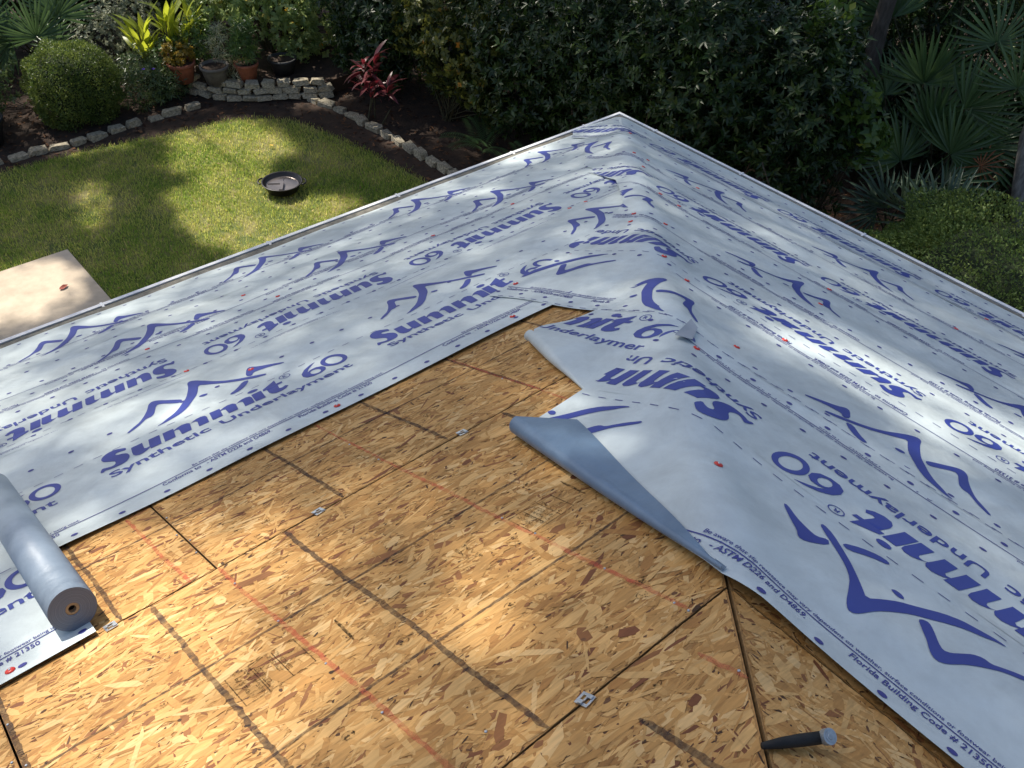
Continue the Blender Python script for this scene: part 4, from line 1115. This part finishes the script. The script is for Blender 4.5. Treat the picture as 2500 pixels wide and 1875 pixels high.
RP = [(((5.2, -.13, -.96), (-.05, -.1, 1), VIEW), ((5.2, .3, -1.25), (-.4, .5, .8), VIEW), ((5.5, -.2, -1.35), (.6, -.5, .6), VIEW)),
      (((5.2, -.70, -1.06), (.1, -.75, .7), VIEW), ((5.2, -.43, -1.48), (.1, -.4, 1), VIEW), ((5.4, -.95, -1.5), (.2, -1, .3), VIEW)),
      (((5.2, -1.18, -.64), (.2, -.2, 1), VIEW), ((5.5, -.66, -.37), (.2, .1, 1), VIEW), ((5.8, -1.3, -1.2), (.5, -.8, .5), VIEW)),
      (((5.0, -.25, -1.85), (-.2, .5, .9), VIEW), ((5.1, -.77, -1.58), (.3, -.5, .9), VIEW), ((5.0, -.9, -1.9), (.1, -1, .2), VIEW)),
      (((5.9, .85, -.6), (-.2, .3, 1), VIEW), ((6.2, .2, -.1), (.2, -.2, 1), VIEW), ((6.4, -.6, .1), (.3, -.3, 1), VIEW), ((6.6, -1.4, -.2), (.4, -.6, .8), VIEW))]
lab = ['fan palm with the largest upright frond left of the right-hand palms', 'fan palm with a wide star-shaped frond in the middle of the right-hand palms', 'fan palm at the right edge above the grey trunk', 'fan palm with low striped fronds just above the bluish palm', 'tall fan palm at the top right behind the other palms']
for fr, b, l in zip(RP, [(5.3, .0), (5.4, -.6), (5.7, -1.0), (5.1, -.6), (6.3, 0)], lab): palm(l, b, fr)
palm('bluish fan palm with long drooping blades beside the clipped hedge', (4.6, -.55), [((4.55, -.42, -2.2), (-.3, .8, .8), VIEW), ((4.6, -.6, -2.2), (-.3, -.1, 1), VIEW), ((4.65, -.75, -2.25), (.4, -.8, .8), VIEW), ((4.5, -.4, -2.35), (-.8, .6, .15), VIEW)], None, FRB)
palm('second bluish fan palm half hidden by the clipped hedge', (4.8, -1.1), [((4.65, -1.05, -2.1), (.1, .1, 1), VIEW), ((4.7, -1.2, -2.1), (.4, -.8, .7), VIEW), ((4.6, -1.0, -2.25), (-.3, .6, .6), VIEW)], None, FRB)
palm('dead orange-brown palm frond among the right-hand palms', (5.3, -1.25), [((5.2, -1.12, -1.62), (.2, -.5, .2), VIEW)], None, FRD)

# ginger with long yellow-green leaves: every leaf its own part
def ginger_mat():
    m, t, b = mat_new('ginger_leaf')
    tc = t.nodes.new('ShaderNodeTexCoord'); mp = t.nodes.new('ShaderNodeMapping'); mp.inputs['Scale'].default_value = (70, 9, 1)
    t.links.new(tc.outputs['Object'], mp.inputs['Vector'])
    n = t.nodes.new('ShaderNodeTexNoise'); n.inputs['Scale'].default_value = 1.2; n.inputs['Detail'].default_value = 2
    t.links.new(mp.outputs[0], n.inputs['Vector'])
    r = t.nodes.new('ShaderNodeValToRGB'); r.color_ramp.elements[0].position = .4; r.color_ramp.elements[1].position = .6
    r.color_ramp.elements[0].color = (.11, .20, .03, 1); r.color_ramp.elements[1].color = (.42, .43, .06, 1)
    t.links.new(n.outputs['Fac'], r.inputs[0]); t.links.new(r.outputs[0], b.inputs['Base Color']); b.inputs['Roughness'].default_value = .4
    tr = t.nodes.new('ShaderNodeBsdfTranslucent'); tr.inputs['Color'].default_value = (.62, .68, .05, 1)
    mx = t.nodes.new('ShaderNodeMixShader'); mx.inputs[0].default_value = .45; out = t.nodes['Material Output']
    t.links.new(b.outputs[0], mx.inputs[1]); t.links.new(tr.outputs[0], mx.inputs[2]); t.links.new(mx.outputs[0], out.inputs['Surface'])
    return m
def blade_mesh(name, L, W, mat, curve=.5, seg=7, shape=.9, fold=.2):
    vs = []; 
    for k in range(seg+1):
        f = k/seg; wv = W/2*max(math.sin(math.pi*min(1, f**.75))**shape, .04 if k < seg else 0)
        a = curve*f; y = L*math.sin(a)/curve if curve else L*f; z = -L*(1-math.cos(a))/curve if curve else 0
        vs += [(-wv, y, z+fold*wv), (0, y, z), (wv, y, z+fold*wv)]
    fs = [(3*k+c, 3*k+c+1, 3*k+c+4, 3*k+c+3) for k in range(seg) for c in (0, 1)]
    me = bpy.data.meshes.new(name); me.from_pydata(vs, [], fs); me.polygons.foreach_set('use_smooth', np.ones(len(fs), bool))
    at = me.attributes.new('tint', 'FLOAT', 'POINT'); at.data.foreach_set('value', np.full(len(vs), .5, np.float32))
    me.materials.append(mat); me.update(); return me
M_ging = ginger_mat()
GL = [blade_mesh('leaf', .46, .105, M_ging, .55), blade_mesh('leaf', .40, .09, M_ging, .9), blade_mesh('leaf', .50, .11, M_ging, .3)]
def tuft(parent, me_list, base, n, tilt, zr, name='leaf', sc=(.8, 1.15), out=.05):
    for k in range(n):
        a = k*2.4+random.uniform(-.5, .5); tl = random.uniform(*tilt)
        y = Vector((math.cos(a)*math.sin(tl), math.sin(a)*math.sin(tl), math.cos(tl)))
        z = Vector((-math.cos(a)*math.cos(tl), -math.sin(a)*math.cos(tl), math.sin(tl)))
        z = Matrix.Rotation(random.uniform(-.5, .5), 3, y) @ z
        x = y.cross(z); s = random.uniform(*sc)
        h = Vector(base)+Vector((math.cos(a)*out, math.sin(a)*out, random.uniform(*zr)))
        o = bpy.data.objects.new(name, random.choice(me_list)); COL.objects.link(o); o.parent = parent
        o.matrix_parent_inverse = Matrix.Translation(-Vector(parent.location))
        o.matrix_basis = Matrix(((x.x*s, y.x*s, z.x*s, h.x), (x.y*s, y.y*s, z.y*s, h.y), (x.z*s, y.z*s, z.z*s, h.z), (0, 0, 0, 1)))
g1 = empty('ginger_plant', (-.78, 9.0, G), 'yellow-green ginger plant with broad leaves, left of the pots', 'plant')
for b in ((-.78, 9.0, G+.05), (-.66, 9.1, G+.15)):
    tuft(g1, GL, b, 11, (.15, .75), (.25, .72)); stems(g1, b, [(b[0]+random.uniform(-.1, .1), b[1], b[2]+.75) for _ in range(4)], .010)
g2 = empty('ginger_plant', (-.12, 8.9, G), 'yellow-green ginger plant with tall leaves behind the pots', 'plant')
for b in ((-.38, 8.85, G+.28), (-.12, 8.9, G+.30), (.08, 8.95, G+.3), (-.25, 9.1, G+.4)):
    tuft(g2, GL, b, 10, (.12, .8), (.2, .62)); stems(g2, b, [(b[0]+random.uniform(-.1, .1), b[1], b[2]+.7) for _ in range(3)], .010)
shrub('undergrowth_plant', 'bright small-leaved plant filling in under the tall ginger', 'plant', (.02, 8.7), [(.02, 8.72, G+.62, .36, .3, .38), (-.5, 8.75, G+.5, .3, .25, .3)], 520, 7, .06, .022, M_pot, stem_r=.008)

# pots
def pot(label, x, y, z, r, h, mat, hung=False):
    t = empty('flower_pot', (x, y, z), label, 'pot')
    mb = MB(); mb.lathe([(.001, .004), (r*.68, .004), (r*.92, h*.8), (r*.93, h*.82), (r*1.0, h*.82), (r*1.02, h), (r*.9, h), (r*.86, h*.86), (.001, h*.85)], (x, y, z), 28)
    mb.build('pot_body', mat, t, True)
    mb = MB(); mb.lathe([(.001, h*.875), (r*.87, h*.872)], (x, y, z), 20); mb.build('potting_soil', M_soil, t)
    return t
pz = G+.205
pot('red-brown terracotta pot at the left end of the row below the ginger', -.43, 8.45, pz, .205, .30, M_terra)
pot('grey weathered flower pot between the two terracotta pots', -.06, 8.13, pz, .215, .27, M_greypot)
p3 = pot('orange terracotta pot holding a bushy narrow-leaved plant', .36, 7.93, pz, .185, .28, M_terra)
pot('black plastic pot at the right end of the pot row', .93, 7.86, pz, .22, .24, M_darkpot)
pot('black pot at the far left edge below the dark shrub', -3.30, 8.55, G-.01, .28, .38, M_darkpot)
shrub('potted_plant', 'bushy narrow-leaved plant growing in the orange terracotta pot', 'plant', (.36, 7.93), [(.36, 7.95, G+.72, .22, .2, .28), (.42, 7.98, G+.95, .14, .14, .2)], 130, 9, .12, .020, M_pot, stem_r=.006)
shrub('potted_plant', 'small golden-leaved plant in the red-brown terracotta pot', 'plant', (-.43, 8.45), [(-.43, 8.5, G+.60, .24, .2, .16)], 120, 7, .06, .03, leaf_mat('golden_leaf', (.14, .12, .02), (.42, .30, .04), .45, .35), stem_r=.006)
shrub('trailing_plant', 'thin pale-leaved plant trailing between the grey and orange pots', 'plant', (.16, 7.98), [(.16, 7.96, G+.45, .10, .08, .26), (.12, 8.2, G+.75, .16, .15, .3)], 110, 7, .09, .012, M_silver, stem_r=.005)
# light leafed shrub behind pots
shrub('heart_leaf_shrub', 'sunlit grey-green heart-leaved shrub behind the pot row', 'shrub', (1.25, 8.75), [(.75, 8.8, G+1.25, .55, .5, .45), (1.45, 8.5, G+1.05, .55, .45, .75), (1.35, 8.1, G+.6, .35, .3, .45), (1.95, 8.3, G+.8, .5, .5, .9), (.9, 9.6, G+1.2, .8, .6, .8)], 1500, 6, .092, .062, M_lite, upb=.45)

# red cordyline
CL = [blade_mesh('leaf', .34, .062, M_cord, .9), blade_mesh('leaf', .30, .055, M_cord, 1.4), blade_mesh('leaf', .38, .065, M_cord, .6)]
cd = empty('red_cordyline', (1.42, 5.95, G), 'dark red strap-leaved plant beside the stone edging', 'plant')
for b, zz in (((1.36, 6.22, G), .72), ((1.30, 6.0, G), .58), ((1.45, 5.78, G), .56), ((1.42, 6.05, G), .85)):
    tuft(cd, CL, (b[0], b[1], G+zz-.25), 15, (.35, 1.6), (.02, .32), out=.015); stems(cd, b, [(b[0], b[1], G+zz+.05)], .013)

# hedge row facing the roof
def hedge(name, label, c, r, hgt, ns, mat, L=.105, W=.038, per=8, **kw):
    x, y = c; bl = [(x, y, G+hgt*.5, r[0], r[1], hgt*.5), (x-.25*r[0], y+.35*r[1], G+hgt*.72, r[0]*.75, r[1]*.7, hgt*.33), (x-.2*r[0], y-.4*r[1], G+hgt*.66, r[0]*.75, r[1]*.65, hgt*.36), (x-.3, y, G+hgt*.35, r[0]*.7, r[1]*.8, hgt*.3)]
    return shrub(name, label, 'shrub', c, bl, ns, per, L, W, mat, 'hedge shrubs along the right-hand boundary', **kw)
hedge('hedge_shrub', 'dark glossy shrub behind the red-leaved plant', (2.35, 7.0), (.85, .9), 1.75, 1500, M_dark)
hedge('hedge_shrub', 'dark shrub behind the yellowish vine', (3.0, 5.6), (.95, 1.0), 2.1, 1500, M_dark2)
hedge('hedge_shrub', 'dark shrub directly above the roof corner', (2.95, 4.1), (.95, .95), 2.35, 1700, M_dark)
hedge('hedge_shrub', 'dark shrub just right of the roof corner', (3.1, 2.75), (.95, .95), 2.75, 1800, M_dark)
hedge('hedge_shrub', 'dark shrub above the middle of the hedge-side gutter', (3.2, 1.5), (.95, .9), 3.0, 1900, M_dark)
hedge('hedge_shrub', 'dark shrub left of the fan palms with bare stems below', (3.55, .45), (.8, .75), 2.7, 1500, M_dark)
back = [((-3.6, 11.6), 1.7), ((-2.2, 12.2), 1.9), ((-.6, 11.9), 1.7), ((.9, 11.3), 1.6), ((2.4, 10.3), 1.7), ((3.9, 8.9), 2.0), ((4.9, 7.2), 2.4), ((5.4, 5.5), 2.8), ((5.6, 3.8), 3.2), ((5.9, 2.2), 3.6), ((7.4, .9), 3.9), ((8.0, -.9), 4.0), ((8.2, -2.8), 4.2), ((6.7, .5), 1.5), ((7.0, -1.5), 1.6), ((6.5, 2.2), 2.2), ((8.9, 1.9), 2.9), ((9.6, .2), 3.0), ((9.2, 3.6), 2.8)]
bl_lab = ['at the top left corner behind the fan palm', 'top left behind the fan palm, second from the corner', 'behind the silvery shrub', 'behind the tall ginger', 'behind the heart-leaved shrub', 'behind the dark shrub by the red-leaved plant', 'behind the vine-hung shrub', 'above the roof corner', 'at the top middle behind the front hedge row', 'at the top behind the leaning trunk', 'behind the tallest fan palm', 'at the top right corner', 'at the right edge behind the fan palms', 'low between the fan palms and the leaning trunk', 'low at the right edge beneath the fan palms', 'just right of the leaning trunk', 'second from the top right corner', 'farthest back at the top right', 'at the top behind the bright climbing vine']
for (c, h), l in zip(back, bl_lab):
    hedge('background_shrub', 'dark dense shrub '+l, c, (1.05, 1.05), h, 1050, M_dark2 if c[1] > 8 else M_dark, L=.12, W=.045, per=7)
# yellowing vine draped on the hedge
shrub('vine', 'yellow-green vine hanging over the dark hedge left of the roof corner', 'vine', (2.25, 5.4), [(2.15, 5.9, G+1.25, .35, .55, .45), (2.15, 5.25, G+1.05, .35, .45, .5), (2.2, 4.75, G+.8, .25, .35, .45), (2.25, 4.4, G+.55, .2, .22, .35), (2.5, 6.3, G+1.5, .4, .6, .35), (2.6, 4.6, G+1.55, .4, .5, .4)], 900, 5, .07, .055, M_vine, upb=.0, open_=(.9, 1.6), drp=.35, stem_r=.008)
shrub('vine', 'bright round-leaved vine climbing the leaning trunk at the top right', 'vine', (3.75, .1), [(3.6, .35, G+2.7, .2, .3, .3), (3.6, .25, G+2.15, .18, .25, .3), (3.6, -.15, G+2.0, .22, .3, .28), (3.6, -.40, G+1.65, .22, .3, .3)], 210, 5, .095, .065, leaf_mat('climber_leaf', (.03, .075, .014), (.10, .17, .03), .4, .3, c3=(.3, .32, .05)), upb=.0, drp=.3, stem_r=.008)
shrub('vine', 'small pale vine strand in the dark hedge at the top middle', 'vine', (3.1, 1.5), [(2.75, 1.57, G+2.45, .1, .1, .28), (2.75, 1.45, G+2.15, .12, .12, .16)], 34, 5, .10, .06, leaf_mat('pale_climber_leaf', (.045, .09, .02), (.09, .16, .035), .4, .3), upb=0., drp=.3, stem_r=.006)
# understory palm leaves by the gutter corner
def feather(parent, base, n, L):
    for k in range(n):
        a = random.uniform(0, 6.28); tl = random.uniform(.5, 1.2)
        d = Vector((math.cos(a)*math.sin(tl), math.sin(a)*math.sin(tl), math.cos(tl)))
        m_ = 22; f = np.linspace(.12, 1, m_)
        cpt = np.array(base)+np.outer(f*L, np.array(d))-np.outer(L*.45*f**2, [0, 0, 1.])
        side = np.array(d.cross(Vector((0, 0, 1))).normalized())
        Pp = np.r_[cpt, cpt]; D = np.r_[np.tile(side, (m_, 1))+np.array(d)*.6, np.tile(-side, (m_, 1))+np.array(d)*.6]
        V, F = leaves(Pp, D, np.tile([0, 0, 1.], (2*m_, 1)), np.r_[.2*(1-f*.5), .2*(1-f*.5)]*L*1.2, np.full(2*m_, .014), .1, .3)
        link('frond', big_mesh('frond', V, F, tint=rng.uniform(.1, .5, len(V))), parent, M_palm)
fe = empty('small_palm', (1.95, 4.2, G), 'small feathery palm in deep shade below the hedge beside the roof corner', 'palm')
feather(fe, (1.95, 4.2, G+.1), 9, .75)
fe = empty('small_palm', (2.0, 3.4, G), 'small feathery palm in deep shade closest to the roof corner', 'palm')
feather(fe, (2.0, 3.3, G+.1), 8, .7)

# ------------------------------------------------------------------ trunks and shade trees
def trunk(mb, pts, r): mb.tube(pts, r, 10)
tr = empty('leaning_tree', (5.7, .75, G), 'leaning bark-covered trunk behind the round-leaved vine at the top right', 'tree')
mb = MB(); trunk(mb, [(5.75, .55, G-.05), (5.6, .81, -1.15), (5.6, .84, -.63), (5.58, .82, -.3), (5.5, .75, .9), (5.2, .9, 2.4), (5.0, 1.2, 4.0)], [.13, .11, .105, .10, .10, .09, .07]); mb.build('trunk', M_bark, tr, True)
gt = empty('grey_trunk', (5.45, -1.8, G), 'pale grey rough trunks at the right edge above the clipped hedge', 'tree')
mb = MB(); trunk(mb, [(5.45, -1.85, G-.05), (5.4, -1.7, -2.2), (5.38, -1.55, -1.74), (5.4, -1.40, -1.2), (5.5, -1.3, .2), (5.6, -1.2, 3.5)], [.085, .075, .07, .065, .065, .05]); trunk(mb, [(5.6, -1.9, G-.05), (5.55, -1.78, -2.0), (5.5, -1.62, -1.3), (5.55, -1.7, .5), (5.7, -2.0, 3.3)], [.06, .055, .05, .05, .04])
mb.build('trunk', P_('pale_bark', (.10, .09, .08), .95, scale=18, col2=(.30, .28, .25), thresh=(.35, .65), bump=1., bscale=30, stretch=(1, 1, .3)), gt, True)
bs = empty('bare_stems', (2.3, -.2, G), 'thin bare brown stems in the shade beside the hedge-side gutter', 'plant')
mb = MB()
for k in range(16):
    b = Vector((random.uniform(2.2, 3.4), random.uniform(-.8, 1.6), G)); t = b+Vector((random.uniform(-.4, .4), random.uniform(-.5, .5), random.uniform(.9, 1.7)))
    mb.tube([b, (b+t)/2+Vector((random.uniform(-.12, .12), random.uniform(-.12, .12), 0)), t], [.012, .010, .006], 5, False)
mb.build('stem', P_('bare_stem_bark', (.10, .07, .05), .9, noise=.3), bs, True)

# tall trees outside the frame that throw the dappled shade
SPOTS = [(-5.38,-3.22,1.31,.40,.95),(-5.72,-3.5,1.42,.35,.9),(-5.08,-3.17,1.29,.35,.85),(-4.7,-3.98,1.62,.26,.75),(-4.84,-3.4,1.38,.3,.7),(-4.79,-4.25,1.73,.25,.5),(-4.31,-3.02,1.23,.25,.35),(-4.87,-2.05,.83,.25,.95),(-5.44,-2.66,1.08,.25,.85),(-5.23,-1.19,.48,.4,.85),(-5.61,-3.18,1.29,.25,.8),(-2.4,.1,-.05,.35,.8),(-.99,.1,-.05,.45,.9),(-3.69,-.1,.04,.4,.7),(-4.67,-.15,.06,.45,.8),(-3.79,-1.07,.44,.3,.5),(-3.21,-1.23,.5,.3,.5),(-5.6,-.6,.2,.5,.8),(-2.6,-1.0,.4,.3,.4),
         (-3.11,-2.98,1.26,.24,.85),(-2.28,-2.36,.93,.3,.6),(-1.98,-1.9,.81,.25,.7),(-2.58,-3.57,1.05,.36,.85),(-2.54,-3.85,1.03,.36,.95),(-2.45,-4.09,1.0,.36,.95),(-2.41,-4.34,.98,.4,.95),(-2.58,-3.35,1.05,.3,.75),(-3.33,-4.33,1.35,.3,.6),(-3.38,-4.62,1.38,.3,.6),(-.68,-.57,.28,.45,.65),(-3.49,-3.5,1.42,.22,.5),(-3.88,-4.87,1.58,.3,.4),(-3.48,-4.1,1.41,.2,.35)]
SPOTS = np.array(SPOTS+[(-2.9,-.6,.25,.35,.6),(-4.2,-.6,.25,.35,.7),(-1.6,-.5,.2,.35,.6),(-3.0,-1.7,.69,.22,.6),(-5.0,-1.6,.65,.3,.8),(-1.3,-2.6,.53,.4,.7),(-1.0,-3.4,.4,.4,.6),(-.6,-2.0,.25,.35,.6),(-1.5,-1.4,.57,.25,.7),(-4.1,-3.6,1.46,.2,.5),(-5.0,-4.1,1.66,.25,.5),(-5.55,-3.75,1.52,.45,.9),(-5.1,-3.6,1.45,.35,.6),(-5.5,-3.4,1.36,.5,.9)]); SPOTS[:, 3] *= 1.3
LITP = [(-1.35, 7.5), (-.4, 7.5), (.10, 7.3), (.16, 6.4), (.18, 5.7), (.2, 5.1), (-.15, 5.72), (-.62, 5.55), (-.48, 5.0), (-.30, 4.6), (.05, 4.3), (-.55, 3.6), (-1.95, 3.4), (-2.3, 4.9), (-2.15, 5.8), (-1.55, 6.1), (-1.85, 6.6), (-1.55, 6.9)]
LITS = [(-2.75, 6.3, .32, .55, .9), (-3.0, 5.75, .26, .4, .85), (-4.2, 4.7, .85, .8, 1.), (-2.05, 7.85, .85, .62, 1.), (-.95, 8.3, .55, .4, .9), (-.4, 8.3, .95, .58, 1.), (-.7, 9.2, .8, .6, 1.), (.3, 8.0, .6, .5, 1.), (1.2, 7.55, .95, .85, 1.), (1.1, 8.7, 1.0, .6, 1.), (-1.8, 9.4, .9, .6, 1.), (-.8, 9.8, .6, .6, .9), (.55, 7.0, .28, .15, .8), (1.30, 5.45, .34, .5, 1.), (2.2, 4.9, .3, .6, .5), (2.6, 7.0, .5, .6, .5), (-3.9, 6.6, .3, .25, .6), (-2.2, 7.0, .2, .12, .4), (-3.0, 9.0, .5, .4, .7)]
def lit_ground(x, y):
    l = in_poly(x+.06*np.sin(y*9), y+.06*np.sin(x*8+1), LITP)*1.
    for a, b, rx, ry, v in LITS:
        d = np.sqrt(((x-a)/rx)**2+((y-b)/ry)**2); l = np.maximum(l, v*np.clip((1.2-d)/.4, 0, 1))
    return l
def lit_roof(P):
    l = np.where((P[:, 1] > -2.65) & (P[:, 0] < P[:, 1]), .46, np.where(P[:, 0] > -2.3, .30, .10))
    for a, b, c, r, v in SPOTS:
        d = np.sqrt((P[:, 0]-a)**2+(P[:, 1]-b)**2+(P[:, 2]-c)**2)/r; l = np.maximum(l, v*np.clip((1.35-d)/.7, 0, 1))
    return l
def shade_tree(label, base, h, n_g, rx, ry, zlo, zhi, sel, dens_seed, roof=False):
    """leaf clusters hang in the crown wherever the photograph's ground is in shade"""
    t = empty('shade_tree', (base[0], base[1], G), label, 'tree')
    n = n_g
    if roof:
        s = rng.uniform(0, 6.6, n); tt = rng.uniform(-.3, 5.6, n); sd_ = rng.random(n) < .55
        PL = ptL(s, tt, 0); PR = np.stack([-tt*CT, -s*.95, tt*SN], -1)
        Pp = np.where(sd_[:, None], PL, PR)
        keep = (s > tt*CT-.05)
        Pp = Pp[keep]; lit = lit_roof(Pp)
    else:
        Pp = np.c_[rng.uniform(*rx, n), rng.uniform(*ry, n), np.full(n, G+.0)]
        lit = lit_ground(Pp[:, 0], Pp[:, 1]); pass
    k = rng.random(len(Pp)) > lit
    Pp = Pp[k]
    zt = rng.uniform(zlo, zhi, len(Pp)); d = (zt-Pp[:, 2])/SUN[2]
    C = Pp+SUN[None]*d[:, None]
    per = 9; m = len(C)
    ax = rdir(m)
    off = rng.normal(0, .11 if roof else .085, (m, per, 3))
    V, F = leaves((C[:, None]+off).reshape(-1, 3), rdir(m*per), rdir(m*per)+SUN*.8, rng.uniform(.09, .15, m*per), rng.uniform(.05, .085, m*per))
    link('crown', big_mesh('crown', V, F, tint=np.repeat(rng.random(m*per), 5)), t, M_oak, 'stuff')
    cc = C.mean(0)
    mb = MB(); top = Vector((cc[0], cc[1], (zlo+zhi)/2))
    b = Vector((base[0], base[1], G-.05)); fk = b+Vector(((cc[0]-base[0])*.25, (cc[1]-base[1])*.25, (zlo-G)*.6))
    mb.tube([b, b*.5+fk*.5+Vector((.1, .1, 0)), fk], [.24, .2, .17], 12)
    mb.build('trunk', M_bark, t, True)
    mb = MB()
    for _ in range(8):
        q = Vector(C[rng.integers(len(C))]); md = fk*.5+q*.5+Vector((0, 0, .5))
        mb.tube([fk, fk*.6+md*.4+Vector((0, 0, .2)), md, q], [.05, .035, .02, .006], 6, False)
    mb.build('limb', M_bark, t, True)
    return t
shade_tree('tall shade tree standing left of the lawn outside the picture', (-7.8, 13.0), 12, 14500, None, None, 14.5, 18.5, None, 1, True)
shade_tree('tall shade tree standing behind the garden outside the picture', (-1.0, 17.5), 14, 10500, (-5.5, 1.6), (2.2, 8.0), 9.0, 12.0, None, 2)
shade_tree('tall shade tree standing behind the hedge outside the picture', (7.0, 12.0), 12, 6200, (1.2, 7.5), (-4.5, 7.8), 6.5, 9.5, None, 3)
shade_tree('tall shade tree at the far left rear outside the picture', (-7.5, 19.0), 12, 3600, (-5.5, 4.0), (8.0, 13.0), 9.0, 12.0, None, 4)
for o in bpy.data.objects:
    if o.type == 'MESH': o.data.validate(verbose=False) if False else None
